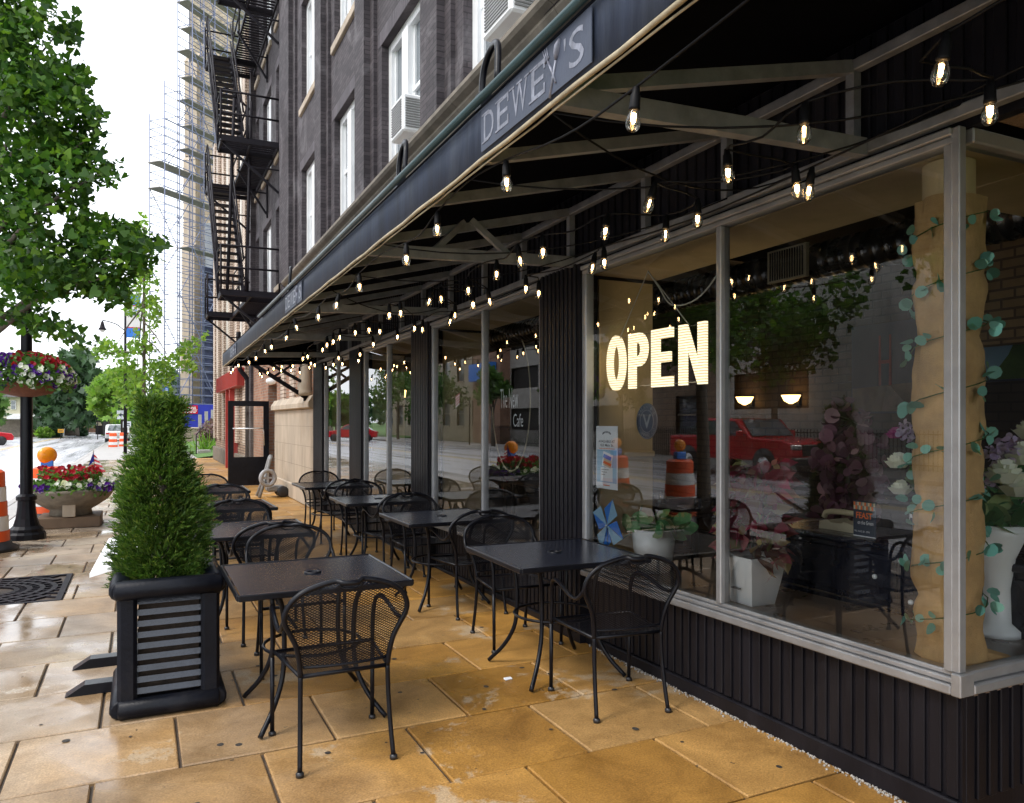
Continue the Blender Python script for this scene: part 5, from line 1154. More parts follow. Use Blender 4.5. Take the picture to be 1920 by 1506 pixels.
petals('red_blossoms', [p for p in hi if p[0] > lx - .15][:70], M['redpet'], fb, .043); petals('purple_blossoms', [p for p in hi if p[0] <= lx - .15][:50] + [p for i, p in enumerate(lo) if i % 3 == 0][:60], M['purpet'], fb, .043); petals('white_blossoms', [p for i, p in enumerate(lo) if i % 3 and p[0] > lx - .1][:60], M['whitepet'], fb, .042)
# concrete bowl planter
bx, by = -.98, 13.65
bp = thing('bowl_planter', 'round aggregate concrete bowl planter on a square pedestal full of flowers', 'planter', (bx, by, 0))
MB().box(bx - .42, by - .42, 0, bx + .42, by + .42, .16, 0, .01).build('plinth', mat("brown_plinth", (.14, .09, .055), .7, 0, .2), bp, True)
MB().lathe([(.001, .165), (.30, .165), (.28, .24), (.38, .30), (.52, .40), (.60, .52), (.615, .56), (.56, .565), (.001, .54)], (bx, by, 0), 32).build('bowl', M['bowl'], bp, True)
MB().box(bx - .08, by - .44, .17, bx + .09, by - .41, .40, 0, .005).build('plaque', M['stone'], bp, True)
def ring(n, r0, r1, z0, z1): 
    a = RNG.uniform(0, 2 * PI, n); r = np.sqrt(RNG.uniform(r0 ** 2, r1 ** 2, n)); return np.stack([bx + r * np.cos(a), by + r * np.sin(a), RNG.uniform(z0, z1, n)], 1)
leaves('foliage', np.vstack([ring(700, .2, .58, .55, .68), ring(700, 0, .42, .62, .84), ring(200, .5, .64, .50, .58)]), .065, OVAL, M['petleaf'], bp, .5, True)
petals('red_blossoms', ring(150, 0, .45, .72, .90), M['redpet'], bp, .036); petals('white_blossoms', [p for p in ring(150, .35, .62, .58, .72) if p[0] > bx - .2], M['whitepet'], bp, .036); petals('purple_blossoms', [p for p in ring(150, .48, .66, .55, .66) if abs(p[0] - bx) > .25], M['purpet'], bp, .036)
fg = thing('small_flag', 'small stars and stripes flag stuck in the bowl planter', 'flag', (bx + .33, by - .1, .6))
MB().tube([(bx + .33, by - .1, .6), (bx + .31, by - .1, 1.15)], .005, 5).build('stick', M['timber'], fg, True)
mb = MB()
for i in range(7): 
    z0 = .84 + i * .035; f0, f1 = 1 - i / 8.5, 1 - (i + 1) / 8.5
    mb.add([(bx + .318, by - .1, z0), (bx + .32 + .16 * f0, by - .13, z0 - .03), (bx + .32 + .16 * f1, by - .12, z0 + .01), (bx + .316, by - .1, z0 + .035)], [(0, 1, 2, 3)], i % 2)
mb.add([(bx + .318, by - .105, .98), (bx + .24, by - .13, .90), (bx + .27, by - .12, 1.0), (bx + .312, by - .104, 1.13)], [(0, 1, 2, 3)], 2)
mb.build('flag_cloth', [M['truckred'], M['retro'], M['blue']], fg, True)
def barrel(x, y, label, light=True, z=0):
    t = thing('traffic_barrel', label, 'traffic barrel', (x, y, z), 0, 'orange and white traffic barrels')
    pf = [(.26, .07), (.26, .25), (.245, .26), (.245, .43), (.23, .44), (.23, .61), (.215, .62), (.215, .79), (.20, .80), (.20, .95), (.16, .98)]
    for i in range(5):
        r0 = .262 - .0125 * i; MB().lathe([(r0, .07 + .18 * i), (r0 - .004, .07 + .18 * i + .178)], (0, 0, 0), 22).build('band', M['retro'] if i % 2 else M['orange'], t)
    MB().lathe([(.208, .968), (.17, 1.0), (.001, 1.0)], (0, 0, 0), 22).build('barrel_top', M['orange'], t)
    MB().lathe([(.001, 0), (.36, 0), (.36, .04), (.29, .07), (.27, .12), (.001, .12)], (0, 0, 0), 22).build('rubber_base', M['rubber'], t)
    if light:
        MB().box(-.09, -.05, 1.0, .09, .05, 1.12, 0, .01).build('battery_box', M['midblue'], t)
        MB().lathe([(.001, -.05), (.06, -.045), (.09, -.02), (.095, 0), (.09, .02), (.06, .045), (.001, .05)], (0, 0, 0), 18).build('warning_light', M['amber'], t); o = t.children[-1]; o.location = (0, 0, 1.22); o.rotation_euler = (R(90), 0, R(25))
    return t
barrel(-1.735, 11.35, 'orange and white traffic barrel cut by the left photo edge beside the lamp post', True)
bb = barrel(-1.42, 14.95, 'traffic barrel with a round amber light behind the bowl planter', True, -.02); bb.scale = (1, 1, .86)
for o in bb.children:
    if o.name.startswith('warning_light'): o.scale = (1.6, 1.8, 1.6)
x, y, _ = on_z(212, 838, 0); barrel(x, y, 'far traffic barrel standing in the road left of its twin', False, -.13); barrel(x + .55, y + 1.2, 'far traffic barrel half hidden behind the evergreen', False, -.13)
# nearer barrels on the road that the window reflects
barrel(-1.87, 9.75, 'traffic barrel with amber light at the kerb, mirrored in the window beside the mullion', True)

# ================================================================ fire escape and wall bracket
fe = thing('fire_escape', 'black iron fire escape zigzagging down the brick building', 'fire escape', (2.9, 21, 4.6))
LV = [4.6, 8.1, 11.6, 15.1]; xo, xm, xi = 1.62, 2.2, 2.9; ya, yb, yc, yd = 18.5, 19.35, 22.4, 23.2
for z in LV:
    mb = MB()
    def grate(x0, x1, y0, y1):
        n = int((y1 - y0) / .14)
        for i in range(n + 1): mb.box(x0, y0 + i * .14, z - .03, x1, y0 + i * .14 + .05, z)
    grate(xo, xi, ya, yb); grate(xm + .08, xi, yb + .03, yc); grate(xo, xi, yc + .03, yd)
    for x in (xo, xm + .06, xi - .03): 
        if x == xo: mb.box(x, ya, z - .14, x + .04, yb, z - .036); mb.box(x, yc, z - .14, x + .04, yd, z - .036)
        else: mb.box(x, ya, z - .14, x + .04, yd, z - .036)
    for y in (ya, yb, yc, yd): mb.box(xo, y - .03, z - .145, xi, y + .03, z - .037)
    mb.build('platform', M['iron'], fe, True)
    rl_ = MB()
    for zz in (.5, 1.0):
        rl_.tube([(xi, ya, z + zz), (xo, ya, z + zz), (xo, yb, z + zz)], .024, 6).tube([(xo, yc, z + zz), (xo, yd, z + zz), (xi, yd, z + zz)], .024, 6).tube([(xm + .07, yb, z + zz), (xm + .07, yc, z + zz)], .02, 6)
    for x, y in ((xi, ya), (2.2, ya), (xo, ya), (xo, yb), (xo, yc), (xo, yd), (xm + .07, yb), (xm + .07, 20.9), (xm + .07, yc)): rl_.tube([(x, y, z - .1), (x, y, z + 1.02)], .022, 6)
    rl_.build('railing', M['iron'], fe, True)
    for y, xe in ((ya + .1, xo), (20.6, xm), (yd - .1, xo)):
        br = MB().tube([(2.9, y, z - 1.15), (xe, y, z - .1)], .035, 4).tube([(2.92, y, z - 1.25), (2.92, y, z - .1)], .03, 4).tube([(2.9, y, z - .62), ((xe + 2.9) / 2, y, z - .62)], .022, 4)
        br.build('bracket', M['iron'], fe, True)
for z0, z1 in zip(LV, LV[1:]):
    fl_ = MB(); n = 16
    for i in range(n):
        f = (i + .5) / n; y = yb + (yc - yb) * f; z = z0 + (z1 - z0) * f; fl_.box(xo + .05, y - .10, z - .02, xm - .02, y + .11, z + .02)
    for x in (xo + .02, xm + .0): fl_.tube([(x, yb, z0), (x, yc, z1)], .055, 4)
    fl_.build('stair_flight', M['iron'], fe, True)
    hr_ = MB()
    for x in (xo + .02, xm):
        for o_ in (.45, .9): hr_.tube([(x, yb, z0 + o_), (x, yc, z1 + o_)], .022, 6)
        for f in (.25, .5, .75): hr_.tube([(x, yb + (yc - yb) * f, z0 + (z1 - z0) * f), (x, yb + (yc - yb) * f, z0 + (z1 - z0) * f + .92)], .018, 5)
    hr_.build('stair_handrail', M['iron'], fe, True)
MB().tube([(1.75, 18.45, 4.6), (2.05, 19.9, 9.5)], .04, 5).tube([(2.15, 18.45, 4.6), (2.45, 19.9, 9.5)], .04, 5).build('drop_ladder', M['iron'], fe, True)
wb = thing('wall_bracket', 'black triangular steel bracket fixed to the wall below the far awning end', 'bracket', (2.8, 14.6, 2.0))
def beam(mb, p, q, a=.05): return mb.tube([p, q], a, 4)
mb = MB(); beam(mb, (2.78, 14.7, 1.98), (2.78, 14.7, 2.72)); beam(mb, (2.78, 14.7, 2.05), (1.75, 14.7, 2.70)); beam(mb, (2.78, 14.7, 2.30), (2.1, 14.7, 2.68), .04); beam(mb, (2.2, 14.7, 2.42), (2.6, 14.7, 2.70), .03); beam(mb, (2.78, 14.7, 2.7), (1.7, 14.7, 2.7)); mb.build('arm', M['iron'], wb, True)
sd = thing('security_light', 'white dome lamp on the brick wall above the open door', 'lamp', (2.7, 17.9, 2.5)); MB().ball((2.62, 17.9, 2.5), .11, 14, 8, 0, .7).build('dome', M['white'], sd, True); MB().tube([(2.62, 17.9, 2.55), (2.9, 17.9, 2.6)], .03, 6).build('arm', M['black'], sd, True)

# ================================================================ tan striped building up the street
TB = thing('tan_building', 'tan and pale striped brick building with a red entrance canopy', 'building', (2.9, 23.5, 0))
TX = 2.86
mb = MB().box(TX, 23.45, 0, 12, 35, 13.2); mb.build('wall', M['tanbrick'], TB, True)
mb = MB()
for y in (23.9, 26.1, 28.3, 30.5, 32.7, 34.4): mb.box(TX - .10, y, .9, TX - .002, y + .62, 13.25)
mb.build('pale_pier', M['palebrick'], TB, True)
mb = MB()
for y in (25.2, 29.5, 33.6): mb.box(TX - .05, y, 3.6, TX - .002, y + .45, 13.0)
mb.build('white_stone_strip', mat("white_stone", (.62, .58, .52), .8, 0, .12, 4), TB, True)
MB().box(TX - .12, 23.9, 0, TX - .004, 35, .55, 0, .01).build('base_course', M['cornice'], TB, True)
mb = MB().box(TX - .32, 24.0, 2.66, TX - .003, 31, 3.2, 0, .01)
for i in range(30): mb.box(TX - .332, 24.05 + i * .23, 2.68, TX - .318, 24.07 + i * .23, 3.18)
for i in range(4): mb.box(TX - .30 + i * .075, 23.988, 2.68, TX - .29 + i * .075, 24.002, 3.18)
mb.build('entrance_canopy', M['redpaint'], TB, True)
MB().box(TX - .14, 26.9, 0, TX - .125, 27.9, 2.6).box(TX - .26, 26.7, 0, TX - .0035, 26.9, 2.66).box(TX - .26, 27.9, 0, TX - .0035, 28.1, 2.66).build('red_door', M['redpaint'], TB, True)
MB().tube(spline([(2.55, 23.62, 4.2), (2.55, 23.62, 3.4), (2.6, 23.62, 3.1), (2.78, 23.62, 2.85), (2.8, 23.62, 2.6), (2.8, 23.62, .6), (2.74, 23.6, .45)], 4), .07, 8).build('downspout', M['iron'], TB, True)

# ================================================================ church, scaffold, hoarding
CR = R(44)
CH_ = thing('stone_church', 'weathered rubble stone church tower wrapped in scaffold', 'church', (1.4, 56.0, 0), CR)
MB().box(9.5, 2.6, 0, 20, 6.8, 36).box(20, 3.5, 0, 34, 6.5, 16).build('wall', M['churchstone'], CH_)
for z, w_ in ((0, 1.5), (8, 1.2), (15, .95), (23, .7)):
    x_ = 9.5 - .55 * w_; mb = MB().box(x_, 5.7, z, 9.6, 6.95, z + 7.6)
    mb.add([(x_ - .05, 5.66, z + 7.6), (x_ - .05, 7.0, z + 7.6), (9.55, 7.0, z + 8.4), (9.55, 5.66, z + 8.4), (9.55, 5.66, z + 7.6), (9.55, 7.0, z + 7.6)], [(0, 1, 2, 3), (0, 3, 4), (1, 5, 2)]); mb.build('buttress', M['stone'], CH_)
for z in (6.5, 13.5): MB().box(9.46, 4.0, z, 9.49, 5.2, z + 4).build('lancet_window', M['winglass'], CH_)
sc = thing('scaffold', 'tall pale grey tube scaffold with plank decks around the church tower', 'scaffold', (1.4, 56.0, 0), CR)
XS = [0, 1.3, 2.5, 3.6, 4.7, 6.0, 8.6]; YS = [0, 1.3]; TOP = [22.2, 25.0, 36, 36, 36, 36, 36]; LZ = 1.72
for i, x in enumerate(XS):
    for y in YS: MB().tube([(x, y, 0), (x, y, TOP[i])], .036, 5).build('standard', M['scaff'], sc)
    if i > 1: MB().tube([(x - .55, .65, 0), (x - .55, .65, TOP[i] - .4)], .018, 4).build('standard', M['scaff'], sc)
for l in range(1, 21):
    z = l * LZ; mb = MB()
    for o_ in (0, .55, 1.1):
        for y in YS:
            xs = [x for x, t_ in zip(XS, TOP) if t_ >= z + o_]
            if len(xs) > 1: mb.tube([(xs[0], y, z + o_), (xs[-1], y, z + o_)], .030, 4)
        for i, x in enumerate(XS):
            if TOP[i] >= z + o_ and (o_ < .2 or i == 0): mb.tube([(x, YS[0], z + o_), (x, YS[1], z + o_)], .030, 4)
    mb.build('ledger', M['scaff'], sc)
    for i in range(len(XS) - 1):
        if min(TOP[i], TOP[i + 1]) >= z and (l + i) % 3 < 2:
            y = YS[(l // 2 + i) % 2]; f_ = (l + i) // 2 % 2; MB().tube([(XS[i + f_], y, z - LZ), (XS[i + 1 - f_], y, z)], .030, 4).build('brace', M['scaff'], sc)
    dk = MB()
    if l in (10, 11): dk.box(XS[0] - .2, YS[0] + .25, z - .05, XS[-1], YS[1], z)
    elif l in (8, 12, 13, 14, 15, 16, 17, 18, 19): dk.box(XS[2] - .1 + .3 * (l % 2), YS[0] + .35, z - .05, XS[-1], YS[1], z)
    if dk.v: dk.build('plank_deck', M['plank'], sc)
MB().box(5, 1.36, 2.2, 9.2, 1.40, 13).build('debris_netting', M['net'], sc)
hb = thing('blue_hoarding', 'tall bright blue site hoarding below the scaffold', 'fence', (6, 55.6, 0))
MB().box(2.45, 55.6, 0, 12, 55.68, 2.72).build('panel', M['blue'], hb, True)
sg = thing('site_sign', 'red and white warning sign on the end of the blue hoarding', 'sign', (2.9, 55.5, 2.2))
c = on_y(357, 768, 55.55); MB().box(c[0] - .46, 55.53, c[2] - .28, c[0] + .46, 55.56, c[2] + .28).build('plate', M['truckred'], sg, True)
mb = MB()
mb.box(c[0] - .44, 55.522, c[2] - .02, c[0] + .44, 55.529, c[2] - .0); 
for r_, zz in enumerate((.15, .05, -.10, -.19)):
    x = c[0] - .36
    while x < c[0] + .34: w_ = random.uniform(.03, .07); mb.box(x, 55.522, c[2] + zz - .03, x + w_, 55.529, c[2] + zz + .035); x += w_ + random.choice((.015, .02, .06))
mb.build('white_lettering', M['retro'], sg, True)
gw = thing('garden_wall', 'low rubble stone garden wall at the foot of the hoarding', 'wall', (2.5, 48, 0)); MB().box(1.95, 47, -.3, 2.9, 48.2, 1.15).build('stonework', M['churchstone'], gw, True); MB().box(1.9, 46.95, 1.152, 2.95, 48.25, 1.25, 0, .02).build('coping', M['stone'], gw, True)
pb = thing('railing_posts', 'row of short white stone posts above the purple bush', 'balustrade', (4, 50, 1.3))
for i, h_ in enumerate((.5, .7, .8, 1.0, 1.1, 1.2)): MB().box(3.1 + i * .36, 50, 1.2, 3.28 + i * .36, 50.2, 1.5 + h_).build('post', M['concrete'], pb, True)
pbush = thing('purple_bush', 'dusty purple leaved bush beside the tan building', 'bush', (3.0, 40, .2))
leaves('foliage', np.vstack([blob((3.1, 41.2, .95), (.65, .9, .5), 900, .2), blob((3.5, 42.4, 1.3), (.7, .9, .5), 700, .2)]), .14, OVAL, leafmat("purple_bush_leaf", (.13, .07, .08), (.24, .15, .16), (.16, .2, .06), .2), pbush, .2)
gb_ = thing('grass_clump', 'spiky green plant in front of the purple bush', 'plant', (2.75, 40, .2)); leaves('foliage', np.column_stack([RNG.normal(2.72, .18, 70), RNG.normal(39.9, .3, 70), np.full(70, .15)]), .8, [(0, 0), (.05, .4), (.0, 1), (-.05, .4)], M['palegreen'], gb_, 0, True, .4, out=np.tile((0, 0, 1.6), (70, 1)))

# ================================================================ trees, signs, cars and houses up the road
def tree(label, polys, d, dd, n, size, m, trunk, tr_r, name='street_tree', shape=CLUMP, hole=-.15, hs=.5, group='trees up the street'):
    base = Vector(trunk[0]); t = thing(name, label, 'tree', base, 0, group)
    pts = []
    for P_, w_ in polys: pts += crown(P_, d, dd, int(n * w_), hole, hs)
    leaves('crown', pts, size, shape, m, t, .3, True)
    mb = MB().tube(spline(trunk, 4), [tr_r * (1 - .6 * i / (4 * (len(trunk) - 1))) for i in range(4 * (len(trunk) - 1) + 1)], 8)
    T_ = Vector(trunk[-1]); Bs = Vector(trunk[0])
    for k in range(7):
        p = pts[k * len(pts) // 7]; s_ = Bs.lerp(T_, .45 + .07 * k); mb.tube([s_, s_.lerp(Vector(p), .5) + Vector((0, 0, .1)), p], [tr_r * .4, tr_r * .28, tr_r * .1], 5)
    mb.build('trunk', M['bark'], t, True); return t
def up(u, v0, v1, d, k=3):
    a, b, _ = ray(u, 790); return [(a * d, b * d, max(-.3, H + (790 - (v0 + (v1 - v0) * i / k)) / F * d)) for i in range(k + 1)]
tree('slender young ginkgo with pale leaves rising behind the arborvitae', [([(168, 655), (200, 632), (232, 655), (262, 690), (290, 668), (322, 668), (345, 640), (392, 620), (360, 672), (372, 700), (330, 690), (322, 730), (310, 760), (240, 765), (215, 740), (196, 690)], .62), ([(250, 420), (266, 400), (280, 425), (287, 470), (298, 560), (300, 600), (285, 640), (300, 665), (240, 665), (246, 600), (232, 590), (246, 520), (255, 470)], .38)], 27, .8, 2300, .14, M['palegreen'], up(270, 860, 425, 27), .085, 'young_ginkgo', FAN, .06, 1.3)
tree('broad dark green tree with a thick trunk behind the lamp post', [([(58, 800), (62, 750), (85, 715), (100, 690), (112, 690), (118, 662), (145, 652), (168, 668), (176, 700), (190, 730), (194, 775), (165, 795), (120, 800)], 1)], 82, 2.6, 1800, .95, M['darkgreen'], up(135, 817, 700, 82), .75, hs=.22)
tree('leafy mid green tree over the white car', [([(170, 735), (180, 715), (205, 700), (235, 690), (262, 705), (262, 790), (225, 792), (195, 780), (172, 765)], 1)], 58, 2, 1700, .50, M['palegreen'], up(229, 832, 735, 58), .13, hs=.3)
tree('distant bushy tree between the dark tree and the white car', [([(160, 790), (165, 740), (190, 725), (230, 735), (255, 750), (252, 800), (200, 806)], 1)], 112, 3, 1200, 1.1, M['midgreen'], up(205, 815, 760, 112), .4, hs=.2)
tree('leafy tree at the left edge beside the cream house', [([(-60, 735), (-10, 728), (8, 745), (10, 775), (0, 792), (-60, 795)], 1)], 62, 1.5, 800, .55, M['midgreen'], up(-25, 822, 750, 62), .2, hs=.3)
tree('green tree mass beyond the blue hoarding and scaffold base', [([(285, 745), (300, 715), (330, 700), (350, 720), (366, 735), (366, 765), (330, 775), (290, 775)], 1)], 98, 3, 900, 1.0, M['darkgreen'], up(325, 815, 740, 98), .4, hs=.2)
wl = thing('distant_woods', 'hazy line of trees closing the end of the road', 'woods', (0, 300, 0), kind='stuff'); pts = []
for k in range(60): pts += [tuple(q) for q in blob((RNG.uniform(-70, 60), RNG.uniform(240, 330), RNG.uniform(2, 7)), (6, 6, 5), 70, .2)]
leaves('crown', pts, 2.4, CLUMP, M['darkgreen'], wl, .3, True); wl.children[0]['kind'] = 'stuff'
# arm lamp with banner
sx0, sy0, _ = [c_ * 38 for c_ in ray(235, 790)]
al = thing('arm_street_lamp', 'dark street lamp with a curved arm and bell lantern further up the kerb', 'street lamp', (sx0, sy0, 0))
MB().tube([(sx0, sy0, 0), (sx0, sy0, 8.4)], [.09, .055], 8).build('pole', M['iron'], al, True)
q = on_y(192, 614, sy0); MB().tube(spline([(sx0, sy0, 6.05), (sx0 - .35, sy0, 6.35), (sx0 - .7, sy0, 6.48), (q[0], sy0, q[2] + .35)], 5), .03, 6).build('arm', M['iron'], al, True)
MB().lathe([(.03, .42), (.06, .36), (.10, .2), (.12, .1), (.20, 0), (.18, -.02), (.001, -.02)], (q[0], sy0, q[2] - .1), 14).build('lantern', M['iron'], al, True); MB().ball((q[0], sy0, q[2] - .15), .12, 12, 6, 0, .8).build('lens', M['retro'], al, True)
bn = thing('street_banner', 'blue and white street banner with red stripes on the arm lamp pole', 'banner', (sx0 + .4, sy0, 6))
b0, b1 = on_y(237, 632, sy0 - .05), on_y(264, 556, sy0 - .05); mb = MB(); zs = [b0[2] + (b1[2] - b0[2]) * f for f in (0, .22, .245, .27, .73, .755, .78, 1)]
for (z0, z1), mi in zip(zip(zs, zs[1:]), (0, 2, 1, 1, 1, 2, 0)): mb.box(b0[0], sy0 - .06, z0, b1[0], sy0 - .045, z1, mi)
ccx, ccz = (b0[0] + b1[0]) / 2, (b0[2] + b1[2]) / 2; mb.tube([(ccx + .22 * math.cos(a), sy0 - .075, ccz + .12 + .22 * math.sin(a)) for a in np.linspace(0, PI, 12)], .02, 4, 0); mb.box(ccx - .26, sy0 - .08, ccz + .06, ccx + .26, sy0 - .065, ccz + .10, 0)
mb.build('cloth', [M['midblue'], M['retro'], M['truckred']], bn, True); MB().tube([(sx0, sy0, b1[2]), (b1[0], sy0, b1[2])], .02, 5).tube([(sx0, sy0, b0[2]), (b1[0], sy0, b0[2])], .02, 5).build('rod', M['iron'], bn, True)
def sign(name, label, u, v, d, w_, h_, m, m2, kind, pole=True, v1=825):
    a, b, k = ray(u, v); x, y, z = a * d, b * d, H + k * d; t = thing(name, label, 'sign', (x, y, 0))
    if pole: MB().tube([(x, y + .04, -.1), (x, y + .04, z + h_ * .5)], .035, 6).build('pole', M['iron'], t, True)
    MB().box(x - w_ / 2, y - .015, z - h_ / 2, x + w_ / 2, y + .0, z + h_ / 2).build('plate', m, t, True)
    mb = MB(); yy = y - .02
    if kind == 'arrow':
        mb.add([(x - w_ * .38, yy, z), (x - w_ * .02, yy, z + h_ * .25), (x - w_ * .02, yy, z - h_ * .25)], [(0, 1, 2)]); mb.quad((x - .02, yy, z - h_ * .08), (x + w_ * .36, yy, z - h_ * .08), (x + w_ * .36, yy, z + h_ * .08), (x - .02, yy, z + h_ * .08))
    elif kind == 'bars':
        for f in (-.2, .1): mb.quad((x - w_ * .36, yy, z + f * h_), (x + w_ * .36, yy, z + f * h_), (x + w_ * .36, yy, z + (f + .14) * h_), (x - w_ * .36, yy, z + (f + .14) * h_))
    else: mb.text(kind, (x - w_ * .42, yy, z - h_ * .36), (1, 0, 0), (0, 0, 1), w_ * .84, h_ * .42, 0, 0, .02); mb.add([(x - w_ * .1, yy, z + h_ * .1), (x + w_ * .1, yy, z + h_ * .1), (x + w_ * .1, yy, z + h_ * .4), (x - w_ * .1, yy, z + h_ * .4)], [(0, 1, 2, 3)])
    mb.build('marking', m2, t, True); return t
sign('lane_sign', 'white ONLY lane sign showing between the evergreen tips', 283, 750, 60, .8, .75, M['paper'], M['ink'], 'ONLY')
sign('arrow_sign', 'white arrow sign on a pole above the white car', 228, 778, 55, .6, .62, M['paper'], M['ink'], 'arrow')
sign('arrow_plate', 'small white plate with bars beside the white car', 238, 796, 53, .5, .42, M['paper'], M['ink'], 'bars')
sign('street_name_sign', 'small blue street sign on a slim pole past the dark tree', 183, 767, 72, .62, .32, M['midblue'], M['paper'], 'bars')
sign('yellow_sign', 'small yellow notice board on the lawn below the dark tree', 114, 808, 72, .48, .34, mat("sign_yellow", (.75, .38, .02), .5, 0, .05), M['ink'], 'bars')
sign('blue_plate', 'small blue plate at the scaffold foot beyond the young ginkgo', 311, 731, 57, .36, .36, M['midblue'], M['paper'], 'bars')
def car(name, label, x, y, z, rz, m, cat='car'):
    t = thing(name, label, cat, (x, y, z), rz)
    b = MB(); n = 12
    prof = [(-2.2, .35), (-2.25, .6), (-2.2, .85), (-1.75, .95), (-1.1, 1.42), (.35, 1.46), (1.0, 1.0), (2.05, .85), (2.2, .6), (2.15, .35)]
    b.prism([(p, q) for p, q in prof], 'x', -.86, .86); o = b.build('body', m, t); md = o.modifiers.new('b', 'BEVEL'); md.width = .07; md.segments = 2
    b = MB()
    for s in (-1, 1): b.prism([(-1.55, .98), (-1.05, 1.36), (.32, 1.39), (.82, 1.02)], 'x', s * .862, s * .866)
    b.prism([(-.70, .0), (.70, 0), (.62, .52), (-.62, .52)], 'x', 0, .01) if 0 else None
    b.add([(-.70, -1.77, .97), (.70, -1.77, .97), (.60, -1.12, 1.41), (-.60, -1.12, 1.41)], [(0, 1, 2, 3)]); b.add([(.70, 1.03, 1.02), (-.70, 1.03, 1.02), (-.60, .40, 1.445), (.60, .40, 1.445)], [(0, 1, 2, 3)])
    b.v = [(q[0], q[1] * 1.006, q[2] + .006) for q in b.v]; b.build('glazing', M['winglass'], t)
    for s in (-1, 1):
        for yy in (-1.4, 1.4):
            w_ = MB().lathe([(.001, -.1), (.28, -.1), (.33, -.07), (.33, .07), (.28, .1), (.001, .1)], (0, 0, 0), 18).build('wheel', M['rubber'], t); w_.location = (s * .80, yy, .33); w_.rotation_euler = (0, R(90), 0)
        MB().box(s * .55, -2.262, .68, s * .80, -2.20, .80).build('tail_light', M['truckred'], t)
    return t
cx_, cy_, _ = on_z(221, 826, 0); car('parked_car', 'white car parked beyond the traffic barrels', cx_, cy_, -.13, 0, M['white'])
ex, ey, _ = on_z(-46, 832, 0); car('red_car', 'red and white car nose at the left photo edge across the road', ex, ey, -.13, R(-70), M['truckred'])
def at(u, d): a, b, _ = ray(u, 790); return a * d, b * d
def zed(v, d): return H + (790 - v) / F * d
# low house with a white flat porch, cream gabled house behind, brick houses
d = 84; x0, y0 = at(-30, d); hs = thing('porch_house', 'low grey brick house with a white flat porch roof across the road', 'house', (x0, y0, -.1)); rt = Vector((math.cos(YAW), -math.sin(YAW), 0)); fw = Vector((math.sin(YAW), math.cos(YAW), 0)); px = d / F
def fbox(mb, u0, u1, v0, v1, dep0, dep1, dd_, mi=0):       # box facing the road bend: u/v extents at distance dd_, from dep0 to dep1 behind it
    O = fw * dd_; k = dd_ / F; vs = []
    for dp in (dep0, dep1):
        for u, v in ((u0, v1), (u1, v1), (u1, v0), (u0, v0)): p = O + rt * ((u - 960) * k) + fw * dp; vs.append((p.x, p.y, max(-.3, zed(v, dd_))))
    return mb.add(vs, [(0, 1, 2, 3), (7, 6, 5, 4), (0, 4, 5, 1), (1, 5, 6, 2), (2, 6, 7, 3), (3, 7, 4, 0)], mi)
fbox(MB(), -60, 40, 784, 824, 0, 8, d).build('brick_wall', M['cornice'], hs, True)
fbox(fbox(MB(), 70, 95, 788, 822, .0, 6, d), 41, 44, 788, 822, 0, .3, d).build('white_wall', M['white'], hs, True)
fbox(fbox(MB(), -60, 96, 776, 781, -1, 8, d), 26, 98, 781.3, 786, -1.2, 2, d).build('porch_roof', M['white'], hs, True)
fbox(MB(), 45, 69, 788, 822, 1.2, 6, d).build('recess', M['timber'], hs, True); fbox(MB(), 81, 86, 793, 799, -.05, .0, d).build('window', M['winglass'], hs, True); fbox(MB(), 58, 63, 790, 820, 1.1, 1.19, d).build('door', M['redpaint'], hs, True)
d = 100; hs = thing('cream_house', 'cream gabled house with a grey roof behind the white porch', 'house', (*at(20, d), 0)); fbox(MB(), -40, 78, 745, 820, 0, 9, d).build('wall', mat("cream_render", (.60, .55, .42), .8, 0, .08), hs, True)
mb = fbox(MB(), -44, 82, 741, 745, -1, 9.5, d); fbox(mb, -40, 80, 728, 741, 1, 9, d); fbox(mb, -30, 60, 716, 728, 3, 7, d); mb.build('roof', mat("grey_shingle", (.15, .14, .15), .9, 0, .2), hs, True)
for u in (26, 60): 
    w_ = fbox(MB(), u - 4.6, u + 4.6, 751, 768, -.12, -.02, d).build('window', M['white'], hs, True); fbox(fbox(MB(), u - 3.6, u + 3.6, 752, 759, -.16, -.13, d), u - 3.6, u + 3.6, 760, 767, -.16, -.13, d).build('pane', M['winglass'], w_, True)
d = 120; hs = thing('brick_house', 'red brick house under the trees past the dark trunk', 'house', (*at(175, d), 0)); fbox(MB(), 148, 212, 786, 818, 0, 10, d).build('wall', M['redbrick'], hs, True)
fbox(MB(), 146, 214, 775, 786, -.5, 10, d).build('roof', mat("brown_shingle", (.10, .08, .07), .9, 0, .2), hs, True)
for u in (156, 172, 196): fbox(MB(), u - 3, u + 3, 793, 803, -.1, -.02, d).build('window', M['winglass'], hs, True)
d = 118; hs = thing('stone_house', 'pale stone house glimpsed below the dark tree', 'house', (*at(122, d), 0)); fbox(MB(), 96, 146, 784, 818, 0, 8, d).build('wall', M['stone'], hs, True); fbox(MB(), 94, 147.5, 776, 784, -.5, 8, d).build('roof', mat("slate_roof", (.12, .12, .13), .8, 0, .2), hs, True)
for u in (104, 114, 126, 140): fbox(MB(), u - 2.2, u + 2.2, 790, 800, -.1, -.02, d).build('window', M['winglass'], hs, True)
d = 90; kk = thing('kiosk_sign', 'dark cabinet sign with a pale top panel on the far lawn', 'sign', (*at(186, d), 0)); fbox(MB(), 179, 193, 790, 815, 0, 1.2, d).build('cabinet', M['dark'], kk, True); fbox(MB(), 181, 191, 792, 798, -.05, -.005, d).build('pale_panel', M['phone'], kk, True)
